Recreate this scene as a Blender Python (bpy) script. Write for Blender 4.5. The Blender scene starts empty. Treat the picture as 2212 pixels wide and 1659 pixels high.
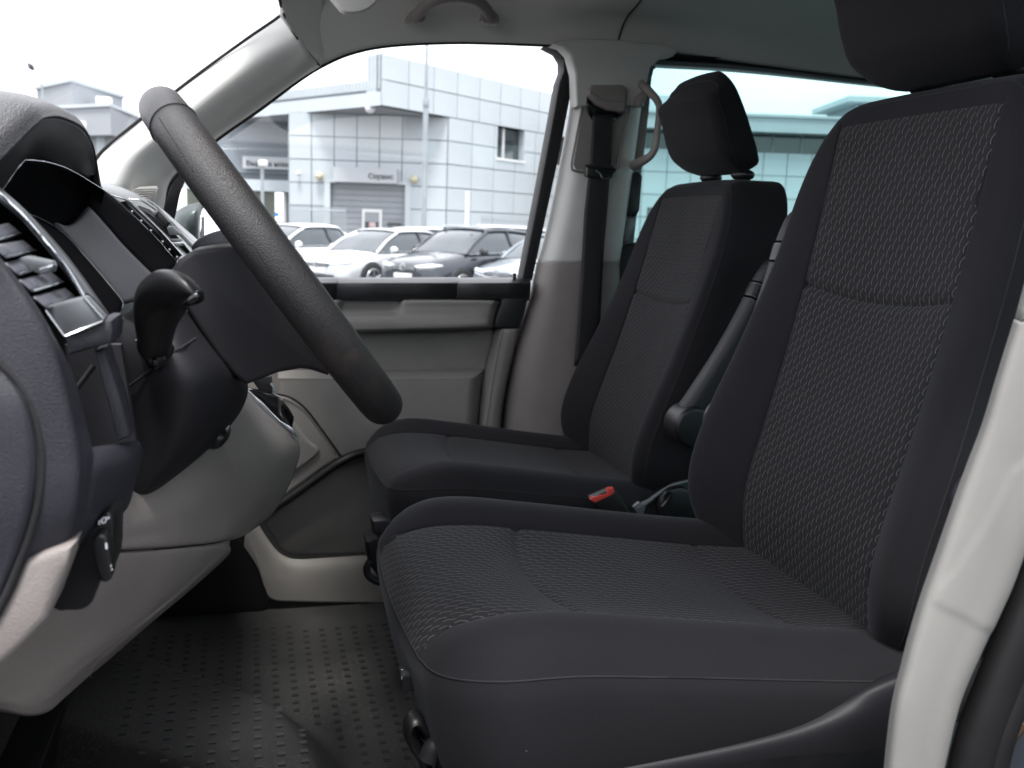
import bpy, bmesh, math, random
import numpy as np
from mathutils import Vector, Matrix
random.seed(7)
sc = bpy.context.scene
COL = sc.collection
PI = math.pi

# ------------------------------------------------------------------ camera
FPX, CX, CY = 2000.0, 1105.5, 829.5          # focal length and centre in pixels of a 2211 px wide frame
YAW, PITCH, ROLL = math.radians(15.9), math.radians(-9.6), math.radians(2.0)
CAM = np.array([0.0, 0.0, 1.45])
_d = np.array([math.sin(YAW)*math.cos(PITCH), math.cos(YAW)*math.cos(PITCH), math.sin(PITCH)])
_r0 = np.array([math.cos(YAW), -math.sin(YAW), 0.0]); _u0 = np.cross(_r0, _d)
_r = _r0*math.cos(ROLL)+_u0*math.sin(ROLL); _u = -_r0*math.sin(ROLL)+_u0*math.cos(ROLL)
cam = bpy.data.cameras.new('camera'); camo = bpy.data.objects.new('camera', cam); COL.objects.link(camo)
M3 = Matrix(((_r[0], _u[0], -_d[0]), (_r[1], _u[1], -_d[1]), (_r[2], _u[2], -_d[2])))
camo.matrix_world = Matrix.Translation(Vector(CAM)) @ M3.to_4x4()
cam.sensor_width = 36; cam.lens = FPX/2211*36
cam.clip_start = 0.02; cam.clip_end = 3000
cam.dof.use_dof = True; cam.dof.focus_distance = 1.08; cam.dof.aperture_fstop = 9.5
sc.camera = camo

# ------------------------------------------------------------------ light
w = bpy.data.worlds.new('World'); sc.world = w; w.use_nodes = True
nt = w.node_tree; nt.nodes.clear()
SUN_EL, SUN_AZ = math.radians(70), math.radians(200)      # sun behind thin cloud, behind the camera
sky = nt.nodes.new('ShaderNodeTexSky'); sky.sky_type = 'NISHITA'; sky.sun_disc = False
sky.sun_elevation = SUN_EL; sky.sun_rotation = SUN_AZ; sky.air_density = 1.0; sky.dust_density = 2.0
tc = nt.nodes.new('ShaderNodeTexCoord'); mp = nt.nodes.new('ShaderNodeMapping'); mp.inputs['Scale'].default_value = (1, 1, 2.6)
mp.inputs['Location'].default_value = (0.3, 0.1, 0.2)
nz = nt.nodes.new('ShaderNodeTexNoise'); nz.inputs['Scale'].default_value = 2.2; nz.inputs['Detail'].default_value = 6; nz.inputs['Roughness'].default_value = .55
rmp = nt.nodes.new('ShaderNodeValToRGB'); rmp.color_ramp.elements[0].position = .36; rmp.color_ramp.elements[1].position = .62
rmp.color_ramp.elements[0].color = (.60, .60, .60, 1); rmp.color_ramp.elements[1].color = (.97, .97, .97, 1)
cl = nt.nodes.new('ShaderNodeRGB'); cl.outputs[0].default_value = (11.3, 11.3, 11.75, 1)     # cloud deck, same units as the sky
mx = nt.nodes.new('ShaderNodeMix'); mx.data_type = 'RGBA'
bg = nt.nodes.new('ShaderNodeBackground'); bg.inputs['Strength'].default_value = 0.10
out = nt.nodes.new('ShaderNodeOutputWorld')
L = nt.links
L.new(tc.outputs['Generated'], mp.inputs[0]); L.new(mp.outputs[0], nz.inputs['Vector']); L.new(nz.outputs['Fac'], rmp.inputs[0])
L.new(rmp.outputs[0], mx.inputs[0]); L.new(sky.outputs[0], mx.inputs[6]); L.new(cl.outputs[0], mx.inputs[7])
L.new(mx.outputs[2], bg.inputs[0]); L.new(bg.outputs[0], out.inputs[0])
sl = bpy.data.lights.new('sun', 'SUN'); sl.energy = 2.0; sl.angle = math.radians(12); sl.color = (1, .97, .93)
so = bpy.data.objects.new('sun', sl); COL.objects.link(so)
# nishita: rotation measured from +Y towards +X
sd = Vector((math.sin(SUN_AZ)*math.cos(SUN_EL), math.cos(SUN_AZ)*math.cos(SUN_EL), math.sin(SUN_EL)))
so.rotation_euler = sd.to_track_quat('Z', 'Y').to_euler(); so.location = (-3, -6, 9)
sc.view_settings.view_transform = 'Standard'; sc.view_settings.look = 'None'
sc.view_settings.exposure = 1.45; sc.view_settings.gamma = 1
sc.render.engine = 'CYCLES'
sc.cycles.max_bounces = 10; sc.cycles.diffuse_bounces = 6; sc.cycles.glossy_bounces = 4
sc.cycles.transmission_bounces = 6; sc.cycles.transparent_max_bounces = 12
sc.cycles.caustics_reflective = False; sc.cycles.caustics_refractive = False
sc.cycles.use_denoising = True
sc.cycles.sample_clamp_indirect = 6

# ------------------------------------------------------------------ helpers
def ray(x, y): return _d + (x-CX)/FPX*_r - (y-CY)/FPX*_u
def P(x, y, Y):            # point of the place at lateral distance Y seen at pixel x, y
    v = ray(x, y); return CAM + v*(Y/v[1])
def PZ(x, y, Z):
    v = ray(x, y); return CAM + v*((Z-1.45)/v[2])
def PX(x, y, X):
    v = ray(x, y); return CAM + v*(X/v[0])

def thing(name, label, cat, loc=(0, 0, 0), group=None, rotz=0):
    o = bpy.data.objects.new(name, None); COL.objects.link(o); o.empty_display_size = .1
    o.location = tuple(float(c) for c in loc); o.rotation_euler = (0, 0, rotz)
    o['label'] = label; o['category'] = cat
    if group: o['group'] = group
    return o
def tag(o, label, cat, group=None):
    o['label'] = label; o['category'] = cat
    if group: o['group'] = group
    return o
def link(name, me, mat, parent=None, local=False, label=None):
    o = bpy.data.objects.new(name, me); COL.objects.link(o)
    if mat is not None and not me.materials: me.materials.append(mat)
    if parent is not None:
        o.parent = parent
        if not local and parent.parent is None and parent.type == 'EMPTY':
            o.matrix_parent_inverse = Matrix.LocRotScale(parent.location, parent.rotation_euler, parent.scale).inverted()
    if label: o['label'] = label
    return o
def mesh(name, verts, faces, mat, parent=None, smooth=True, uv=None, local=False, sharp=None, label=None, mats=None, fm=None):
    me = bpy.data.meshes.new(name)
    me.from_pydata([tuple(map(float, v)) for v in verts], [], [tuple(map(int, f)) for f in faces])
    if uv is not None:
        ul = me.uv_layers.new(name='UVMap')
        li = np.zeros(len(me.loops), dtype=np.int32); me.loops.foreach_get('vertex_index', li)
        ul.data.foreach_set('uv', np.asarray(uv, dtype=np.float32)[li].ravel())
    if smooth: me.polygons.foreach_set('use_smooth', [True]*len(me.polygons))
    if mats:
        for m_ in mats: me.materials.append(m_)
        if fm is not None: me.polygons.foreach_set('material_index', fm)
    me.update()
    if smooth and sharp is not None: me.set_sharp_from_angle(angle=math.radians(sharp))
    return link(name, me, mat if not mats else None, parent, local, label)
def frombm(name, bm, mat, parent=None, smooth=True, sharp=40, local=False, label=None):
    me = bpy.data.meshes.new(name); bm.to_mesh(me); bm.free()
    if smooth:
        me.polygons.foreach_set('use_smooth', [True]*len(me.polygons))
        me.set_sharp_from_angle(angle=math.radians(sharp))
    me.update()
    return link(name, me, mat, parent, local, label)

def cr(pts, n, closed=False):
    """Catmull-Rom through pts (k x d), n samples evenly in parameter"""
    p = np.asarray(pts, float); k = len(p)
    if closed: t = np.linspace(0, k, n, endpoint=False)
    else: t = np.linspace(0, k-1, n)
    i = np.floor(t).astype(int)
    if not closed: i = np.minimum(i, k-2)
    f = (t-i)[:, None] if p.ndim == 2 else (t-i).reshape((-1,)+(1,)*(p.ndim-1))
    if closed: g = lambda j: p[j % k]
    else:
        pe = np.concatenate([[2*p[0]-p[1]], p, [2*p[-1]-p[-2]]]); g = lambda j: pe[np.clip(j+1, 0, k+1)]
    p0, p1, p2, p3 = g(i-1), g(i), g(i+1), g(i+2)
    return .5*((2*p1)+(-p0+p2)*f+(2*p0-5*p1+4*p2-p3)*f**2+(-p0+3*p1-3*p2+p3)*f**3)
def key(keys):
    """smooth (monotone-ish) interpolation of (t, value) pairs"""
    xs = np.array([k[0] for k in keys], float); ys = np.array([k[1] for k in keys], float)
    m = np.gradient(ys, xs)
    def f(t):
        t = np.clip(t, xs[0], xs[-1]); i = np.clip(np.searchsorted(xs, t)-1, 0, len(xs)-2)
        h = xs[i+1]-xs[i]; s = (t-xs[i])/h
        return ((2*s**3-3*s**2+1)*ys[i]+(s**3-2*s**2+s)*h*m[i]+(-2*s**3+3*s**2)*ys[i+1]+(s**3-s**2)*h*m[i+1])
    return f
def surf(name, rows, mat, parent=None, nu=24, nv=24, th=0.004, world=False, uv=False, label=None, lin_u=False, lin_v=False):
    """smooth sheet through a grid of control points (px, py, Y) - rows of equal length, with real thickness"""
    g = np.array([[p if world else P(*p) for p in r] for r in rows], float)
    def rs(a, n, lin):
        if lin:
            t = np.linspace(0, len(a)-1, n); i = np.minimum(np.floor(t).astype(int), len(a)-2); f = (t-i).reshape((-1,)+(1,)*(a.ndim-1))
            return a[i]*(1-f)+a[i+1]*f
        return cr(a, n)
    g = rs(g, nu, lin_u); g = np.swapaxes(rs(np.swapaxes(g, 0, 1), nv, lin_v), 0, 1)
    v = g.reshape(-1, 3)
    f = [(i*nv+j, i*nv+j+1, (i+1)*nv+j+1, (i+1)*nv+j) for i in range(nu-1) for j in range(nv-1)]
    # face the camera side
    c = g[nu//2, nv//2]; n_ = np.cross(g[nu//2, min(nv//2+1, nv-1)]-c, g[min(nu//2+1, nu-1), nv//2]-c)
    if np.dot(n_, CAM-c) < 0: f = [q[::-1] for q in f]
    o = mesh(name, v, f, mat, parent, label=label)
    if th:
        md = o.modifiers.new('thickness', 'SOLIDIFY'); md.thickness = th; md.offset = -1
    return o
def prism(name, pts, mat, parent=None, depth=.02, axis=(0, 1, 0), bevel=0.003, world=False, seg=2, sharp=35, label=None, smoothpts=0, local=False):
    """outline -> solid pushed back along axis by depth, edges rounded"""
    q = np.array([p if world else P(*p) for p in pts], float)
    if smoothpts: q = cr(q, len(q)*smoothpts, closed=True)
    a = np.asarray(axis, float); n = len(q)
    bm = bmesh.new()
    v0 = [bm.verts.new(p) for p in q]; v1 = [bm.verts.new(p+a*depth) for p in q]
    f0 = bm.faces.new(v0); f1 = bm.faces.new(v1[::-1])
    for i in range(n): bm.faces.new((v0[i], v1[i], v1[(i+1) % n], v0[(i+1) % n]))
    bmesh.ops.recalc_face_normals(bm, faces=bm.faces[:])
    if bevel:
        es = [e for e in bm.edges if e.verts[0] in v0 and e.verts[1] in v0]+[e for e in bm.edges if e.verts[0] in v1 and e.verts[1] in v1]
        bmesh.ops.bevel(bm, geom=es, offset=bevel, segments=seg, profile=.5, affect='EDGES', clamp_overlap=True)
    return frombm(name, bm, mat, parent, sharp=sharp, label=label, local=local)
def box(name, lo, hi, mat, parent=None, bevel=.003, seg=2, local=False, label=None, rot=None):
    bm = bmesh.new(); lo = np.array(lo, float); hi = np.array(hi, float)
    bmesh.ops.create_cube(bm, size=1)
    c = (lo+hi)/2; s = hi-lo
    for v in bm.verts: v.co = Vector((v.co.x*s[0], v.co.y*s[1], v.co.z*s[2]))
    if bevel: bmesh.ops.bevel(bm, geom=bm.edges[:], offset=min(bevel, min(abs(s))*.45), segments=seg, profile=.5, affect='EDGES')
    if rot is not None: bmesh.ops.rotate(bm, verts=bm.verts[:], cent=(0, 0, 0), matrix=rot)
    bmesh.ops.translate(bm, verts=bm.verts[:], vec=Vector(c))
    return frombm(name, bm, mat, parent, local=local, label=label)
def tube(name, pts, r, mat, parent=None, n=12, res=0, closed=False, local=False, world=True, flat=None, label=None, cap=True):
    """tube through world points; r number or list; flat=(axis vector, factor) squashes the section"""
    q = np.array([p if world else P(*p) for p in pts], float)
    rr = np.array(r if hasattr(r, '__len__') else [r]*len(q), float)
    if res:
        rr = cr(rr[:, None], res, closed)[:, 0]; q = cr(q, res, closed)
    k = len(q)
    if closed: T = np.roll(q, -1, 0)-np.roll(q, 1, 0)
    else: T = np.gradient(q, axis=0)
    T /= np.linalg.norm(T, axis=1)[:, None]+1e-12
    ref = np.array([0, 0, 1.0]) if abs(T[0][2]) < .9 else np.array([1.0, 0, 0])
    N = []; nv = np.cross(T[0], ref); nv /= np.linalg.norm(nv)
    for t in T:
        nv = nv-t*np.dot(nv, t); nv /= np.linalg.norm(nv); N.append(nv.copy())
    N = np.array(N); B = np.cross(T, N)
    a = np.linspace(0, 2*PI, n, endpoint=False)
    off = N[:, None]*np.cos(a)[None, :, None]+B[:, None]*np.sin(a)[None, :, None]
    if flat is not None:
        ax = np.array(flat[0], float); ax /= np.linalg.norm(ax)
        off = off+(flat[1]-1)*(off@ax)[..., None]*ax
    v = (q[:, None]+off*rr[:, None, None]).reshape(-1, 3)
    f = []
    for i in range(k if closed else k-1):
        for j in range(n):
            i2 = (i+1) % k
            f.append((i*n+j, i*n+(j+1) % n, i2*n+(j+1) % n, i2*n+j))
    if not closed and cap: f += [tuple(range(n))[::-1], tuple((k-1)*n+j for j in range(n))]
    return mesh(name, v, f, mat, parent, local=local, sharp=60, label=label)
def cyl(name, p0, p1, r, mat, parent=None, n=24, bevel=.002, local=False, r2=None, label=None, seg=2):
    bm = bmesh.new(); p0 = Vector(p0); p1 = Vector(p1); d = p1-p0
    bmesh.ops.create_cone(bm, cap_ends=True, segments=n, radius1=r, radius2=r if r2 is None else r2, depth=d.length)
    if bevel:
        es = [e for e in bm.edges if abs(e.verts[0].co.z-e.verts[1].co.z) < 1e-6]
        bmesh.ops.bevel(bm, geom=es, offset=bevel, segments=seg, profile=.5, affect='EDGES')
    bm.transform(Matrix.Translation((p0+p1)/2) @ d.to_track_quat('Z', 'Y').to_matrix().to_4x4())
    return frombm(name, bm, mat, parent, local=local, label=label)
def copy_tree(o, parent=None):
    c = o.copy(); COL.objects.link(c)
    if parent is not None:
        c.parent = parent; c.matrix_parent_inverse = o.matrix_parent_inverse.copy()
    for ch in list(o.children): copy_tree(ch, c)
    return c

# ------------------------------------------------------------------ materials
def mat(name, col, rough=.6, metal=0, spec=.5, bump=None, var=None, grain=None, coat=0, sheen=0):
    m = bpy.data.materials.new(name); m.use_nodes = True
    n = m.node_tree.nodes; l = m.node_tree.links; b = n['Principled BSDF']
    b.inputs['Base Color'].default_value = (*col, 1); b.inputs['Roughness'].default_value = rough
    b.inputs['Metallic'].default_value = metal; b.inputs['Specular IOR Level'].default_value = spec
    if coat: b.inputs['Coat Weight'].default_value = coat; b.inputs['Coat Roughness'].default_value = .05
    if sheen: b.inputs['Sheen Weight'].default_value = sheen; b.inputs['Sheen Roughness'].default_value = .4
    t = n.new('ShaderNodeTexCoord')
    if var:          # (scale, amount) soft blotches of wear and dust
        z = n.new('ShaderNodeTexNoise'); z.inputs['Scale'].default_value = var[0]; z.inputs['Detail'].default_value = 5
        l.new(t.outputs['Object'], z.inputs['Vector'])
        mr = n.new('ShaderNodeMapRange'); mr.inputs[1].default_value = .3; mr.inputs[2].default_value = .7
        mr.inputs[3].default_value = 1-var[1]; mr.inputs[4].default_value = 1+var[1]
        l.new(z.outputs['Fac'], mr.inputs[0])
        mm = n.new('ShaderNodeMix'); mm.data_type = 'RGBA'; mm.blend_type = 'MULTIPLY'; mm.inputs[0].default_value = 1
        mm.inputs[6].default_value = (*col, 1); l.new(mr.outputs[0], mm.inputs[7]); l.new(mm.outputs[2], b.inputs['Base Color'])
        r2 = n.new('ShaderNodeMapRange'); r2.inputs[3].default_value = max(rough-.06, .02); r2.inputs[4].default_value = min(rough+.08, 1)
        l.new(z.outputs['Fac'], r2.inputs[0]); l.new(r2.outputs[0], b.inputs['Roughness'])
    if grain:        # (kind, scale, strength) leather-like moulded grain or fine noise
        kind, s, st = grain
        if kind == 'leather':
            v = n.new('ShaderNodeTexVoronoi'); v.inputs['Scale'].default_value = s; v.feature = 'SMOOTH_F1'; v.inputs['Smoothness'].default_value = .3
            o_ = v.outputs['Distance']; dist = .0009
        else:
            v = n.new('ShaderNodeTexNoise'); v.inputs['Scale'].default_value = s; v.inputs['Detail'].default_value = 3; o_ = v.outputs['Fac']; dist = .0006
        l.new(t.outputs['Object'], v.inputs['Vector'])
        bp = n.new('ShaderNodeBump'); bp.inputs['Strength'].default_value = st; bp.inputs['Distance'].default_value = dist
        l.new(o_, bp.inputs['Height']); l.new(bp.outputs[0], b.inputs['Normal'])
        m['bump'] = 1
    return m
def math_(n, l, op, a, b=None, c=None):
    x = n.new('ShaderNodeMath'); x.operation = op
    for i, v in enumerate((a, b, c)):
        if v is None: continue
        if isinstance(v, (int, float)): x.inputs[i].default_value = v
        else: l.new(v, x.inputs[i])
    return x.outputs[0]
def fabric(name, base, dash, pattern=True, cu=.0080, cv=.0145):
    """woven cloth: fine rib weave, with short wavy light threads when pattern is set (UV in metres)"""
    m = bpy.data.materials.new(name); m.use_nodes = True
    n = m.node_tree.nodes; l = m.node_tree.links; b = n['Principled BSDF']
    b.inputs['Roughness'].default_value = .85; b.inputs['Specular IOR Level'].default_value = .16
    b.inputs['Sheen Weight'].default_value = .05; b.inputs['Sheen Roughness'].default_value = .45
    b.inputs['Sheen Tint'].default_value = (.9, .94, 1, 1)
    t = n.new('ShaderNodeTexCoord')
    z = n.new('ShaderNodeTexNoise'); z.inputs['Scale'].default_value = 900; z.inputs['Detail'].default_value = 2
    l.new(t.outputs['Object'], z.inputs['Vector'])
    z2 = n.new('ShaderNodeTexNoise'); z2.inputs['Scale'].default_value = 9; z2.inputs['Detail'].default_value = 4
    l.new(t.outputs['Object'], z2.inputs['Vector'])
    k = math_(n, l, 'ADD', math_(n, l, 'MULTIPLY', z.outputs['Fac'], .7), math_(n, l, 'MULTIPLY_ADD', z2.outputs['Fac'], .4, .45))
    mm = n.new('ShaderNodeMix'); mm.data_type = 'RGBA'; mm.blend_type = 'MULTIPLY'; mm.inputs[0].default_value = 1
    mm.inputs[6].default_value = (*base, 1); l.new(k, mm.inputs[7]); colr = mm.outputs[2]; h = z.outputs['Fac']
    # lint specks
    vz = n.new('ShaderNodeTexVoronoi'); vz.inputs['Scale'].default_value = 22; l.new(t.outputs['Object'], vz.inputs['Vector'])
    sp = math_(n, l, 'LESS_THAN', vz.outputs['Distance'], .013)
    ms = n.new('ShaderNodeMix'); ms.data_type = 'RGBA'; l.new(sp, ms.inputs[0]); l.new(colr, ms.inputs[6]); ms.inputs[7].default_value = (.16, .16, .16, 1); colr = ms.outputs[2]
    if pattern:
        sx = n.new('ShaderNodeSeparateXYZ'); l.new(t.outputs['UV'], sx.inputs[0])
        u = math_(n, l, 'DIVIDE', sx.outputs[0], cu); v = math_(n, l, 'DIVIDE', sx.outputs[1], cv)
        col = math_(n, l, 'FLOOR', u)
        wn = n.new('ShaderNodeTexWhiteNoise'); wn.noise_dimensions = '1D'; l.new(col, wn.inputs['W'])
        par = math_(n, l, 'MULTIPLY', math_(n, l, 'MODULO', math_(n, l, 'ABSOLUTE', col), 2.0), .5)
        v2 = math_(n, l, 'ADD', math_(n, l, 'ADD', v, par), math_(n, l, 'MULTIPLY', wn.outputs['Value'], .12))
        fv = math_(n, l, 'FRACT', v2); fu = math_(n, l, 'FRACT', u)
        wav = math_(n, l, 'MULTIPLY', math_(n, l, 'SINE', math_(n, l, 'MULTIPLY', fv, 5.2)), .20)
        dx = math_(n, l, 'ABSOLUTE', math_(n, l, 'SUBTRACT', math_(n, l, 'SUBTRACT', fu, .5), wav))
        thr = math_(n, l, 'MULTIPLY', math_(n, l, 'LESS_THAN', dx, .045), math_(n, l, 'MULTIPLY', math_(n, l, 'GREATER_THAN', fv, .08), math_(n, l, 'LESS_THAN', fv, .84)))
        tw = math_(n, l, 'MULTIPLY_ADD', math_(n, l, 'SINE', math_(n, l, 'MULTIPLY', v, 85)), .3, .7)
        thr2 = math_(n, l, 'MULTIPLY', thr, tw)
        # faint rib beside each thread
        rib = math_(n, l, 'MULTIPLY', math_(n, l, 'SINE', math_(n, l, 'MULTIPLY', v, 2*PI*5)), .5)
        m2 = n.new('ShaderNodeMix'); m2.data_type = 'RGBA'; l.new(thr2, m2.inputs[0]); l.new(colr, m2.inputs[6]); m2.inputs[7].default_value = (*dash, 1)
        colr = m2.outputs[2]
        soft = math_(n, l, 'SUBTRACT', 1.0, math_(n, l, 'MINIMUM', math_(n, l, 'MULTIPLY', dx, 4), 1.0))
        h = math_(n, l, 'ADD', math_(n, l, 'MULTIPLY', h, .5), math_(n, l, 'ADD', math_(n, l, 'MULTIPLY', rib, .25), math_(n, l, 'MULTIPLY', soft, .9)))
    l.new(colr, b.inputs['Base Color'])
    bp = n.new('ShaderNodeBump'); bp.inputs['Strength'].default_value = .5 if pattern else .25; bp.inputs['Distance'].default_value = .0007
    l.new(h, bp.inputs['Height']); l.new(bp.outputs[0], b.inputs['Normal'])
    return m
def glass(name, tint, refl=.03):
    m = bpy.data.materials.new(name); m.use_nodes = True
    n = m.node_tree.nodes; l = m.node_tree.links; n.clear()
    o = n.new('ShaderNodeOutputMaterial'); a = n.new('ShaderNodeBsdfTransparent'); a.inputs[0].default_value = (*tint, 1)
    g = n.new('ShaderNodeBsdfGlossy'); g.inputs['Roughness'].default_value = .02
    mx = n.new('ShaderNodeMixShader'); mx.inputs[0].default_value = refl; l.new(a.outputs[0], mx.inputs[1]); l.new(g.outputs[0], mx.inputs[2]); l.new(mx.outputs[0], o.inputs[0])
    return m

BEIGE = mat('beige grained plastic', (.235, .210, .199), .55, spec=.4, var=(14, .06), grain=('leather', 900, .35))
BEIGE_DOOR = mat('grey beige door plastic', (.25, .237, .223), .6, spec=.35, var=(11, .07), grain=('leather', 800, .3))
BEIGE_LIGHT = mat('light grey pillar plastic', (.235, .23, .218), .75, spec=.2, var=(16, .05), grain=('noise', 1200, .3))
PILLAR = mat('pale windscreen pillar plastic', (.50, .495, .475), .5, spec=.4, var=(16, .04), grain=('noise', 1200, .3))
HEADL = mat('grey knitted roof lining', (.66, .645, .615), .95, spec=.1, grain=('noise', 1500, .5), var=(6, .04))
BLACK = mat('black smooth plastic', (.008, .008, .009), .42, spec=.5, var=(30, .2))
SOFT = mat('charcoal grained dashboard plastic', (.020, .021, .028), .5, spec=.5, var=(12, .12), grain=('leather', 1300, .5))
SOFT2 = mat('dark plum grey smooth plastic', (.014, .0136, .0165), .52, spec=.35, var=(10, .12), grain=('noise', 1600, .25))
LEATHER = mat('worn dark leather', (.036, .033, .035), .42, spec=.55, grain=('leather', 420, .8))
MATTE = mat('matt black plastic', (.006, .006, .008), .65, spec=.2, grain=('noise', 1600, .25))
DISPLAY = mat('matt black display cover', (.0022, .0022, .003), .9, spec=.02)
GLOSS = mat('gloss black plastic', (.004, .004, .005), .12, spec=.5)
CHROME = mat('satin chrome', (.6, .62, .64), .22, metal=1, var=(40, .06))
SATIN = mat('satin grey trim', (.16, .17, .18), .38, metal=.5, spec=.5, var=(40, .08))
RUBBER = mat('black rubber seal', (.010, .010, .011), .6, spec=.35, var=(25, .2), grain=('noise', 500, .3))
WEB = mat('black belt webbing', (.012, .012, .014), .55, spec=.4, grain=('noise', 900, .6))
RED = mat('red buckle button', (.55, .06, .05), .35)
BOLSTER = fabric('plain charcoal seat cloth', (.0128, .0123, .0146), (.1, .1, .1), pattern=False)
INSERT = fabric('patterned charcoal seat cloth', (.0195, .019, .0212), (.175, .168, .16))
DARKSTEEL = mat('dark painted steel', (.02, .02, .022), .45, metal=.3, spec=.5, var=(30, .2))
GLASS = glass('clear side glass', (.985, .99, .99))
TINT = glass('green tinted privacy glass', (.62, .76, .755))
# ------------------------------------------------------------------ seats
def pillow(Lx, Wy, H, r, Rc, As, Bs, zs_extra=6, rb=None, m=6):
    """lattice of a rounded box: returns param arrays and faces. As, Bs in [-1,1] include the ends"""
    rb = r if rb is None else rb
    th = np.linspace(0, PI/2, m+1)
    top = [(H-r+r*math.sin(t), r-r*math.cos(t)) for t in th]
    bot = [(rb-rb*math.sin(t), rb-rb*math.cos(t)) for t in th][::-1]
    mid = [(z, 0.0) for z in np.linspace(rb, H-r, zs_extra+2)[1:-1]]
    lev = bot+mid+top            # (z, inset), first = bottom face level, last = top face level
    nA, nB, nK = len(As), len(Bs), len(lev)
    idx = {}; par = []
    def vid(i, j, k):
        kk = (i, j, k)
        if kk not in idx: idx[kk] = len(par); par.append((As[i], Bs[j], lev[k][0], lev[k][1], k))
        return idx[kk]
    faces = []; cls = []
    for k in (0, nK-1):
        for i in range(nA-1):
            for j in range(nB-1):
                f = [vid(i, j, k), vid(i+1, j, k), vid(i+1, j+1, k), vid(i, j+1, k)]
                faces.append(f if k else f[::-1]); cls.append('top' if k else 'bottom')
    per = [(i, 0) for i in range(nA-1)]+[(nA-1, j) for j in range(nB-1)]+[(i, nB-1) for i in range(nA-1, 0, -1)]+[(0, j) for j in range(nB-1, 0, -1)]
    for k in range(nK-1):
        for q in range(len(per)):
            a, b = per[q], per[(q+1) % len(per)]
            faces.append([vid(*a, k), vid(*b, k), vid(*b, k+1), vid(*a, k+1)]); cls.append('side')
    par = np.array(par)
    def plan(a, b, inset):
        ex, ey = Lx/2-inset, Wy/2-inset; x, y = a*ex, b*ey
        R = np.maximum(Rc-inset, .006); cx, cy = ex-R, ey-R
        dx, dy = np.abs(x)-cx, np.abs(y)-cy
        mk = (dx > 0) & (dy > 0)
        e = np.hypot(dx, dy); mm = np.maximum(dx, dy); s = np.where(mk & (e > 0), mm/np.maximum(e, 1e-9), 1)
        x = np.where(mk, np.sign(x)*(cx+dx*s), x); y = np.where(mk, np.sign(y)*(cy+dy*s), y)
        return x, y
    return par, faces, cls, plan, lev
def lat(n, seams, e=(.0, .004, .008, .016)):
    s = set(np.round(np.linspace(-1, 1, n), 5))
    for q in seams:
        for d in e: s.add(round(q+d, 5)); s.add(round(q-d, 5))
    a = np.array(sorted(x for x in s if -1 <= x <= 1)); keep = [a[0]]
    for x in a[1:]:
        if x-keep[-1] > .0015: keep.append(x)
    keep[-1] = 1.0
    return np.array(keep)
def split(parname, V, faces, sel, groups, uv, parent):
    """groups: list of (name, material, key) chosen by sel(face)"""
    out = {}
    for nm, mt, kk in groups:
        fs = [f for f, s in zip(faces, sel) if s == kk]
        if not fs: continue
        used = sorted({i for f in fs for i in f}); mp_ = {i: n_ for n_, i in enumerate(used)}
        out[kk] = mesh(nm, V[used], [[mp_[i] for i in f] for f in fs], mt, parent, uv=uv[used] if uv is not None else None)
    return out
def g1(x, s): return np.exp(-(x/s)**2)

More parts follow.
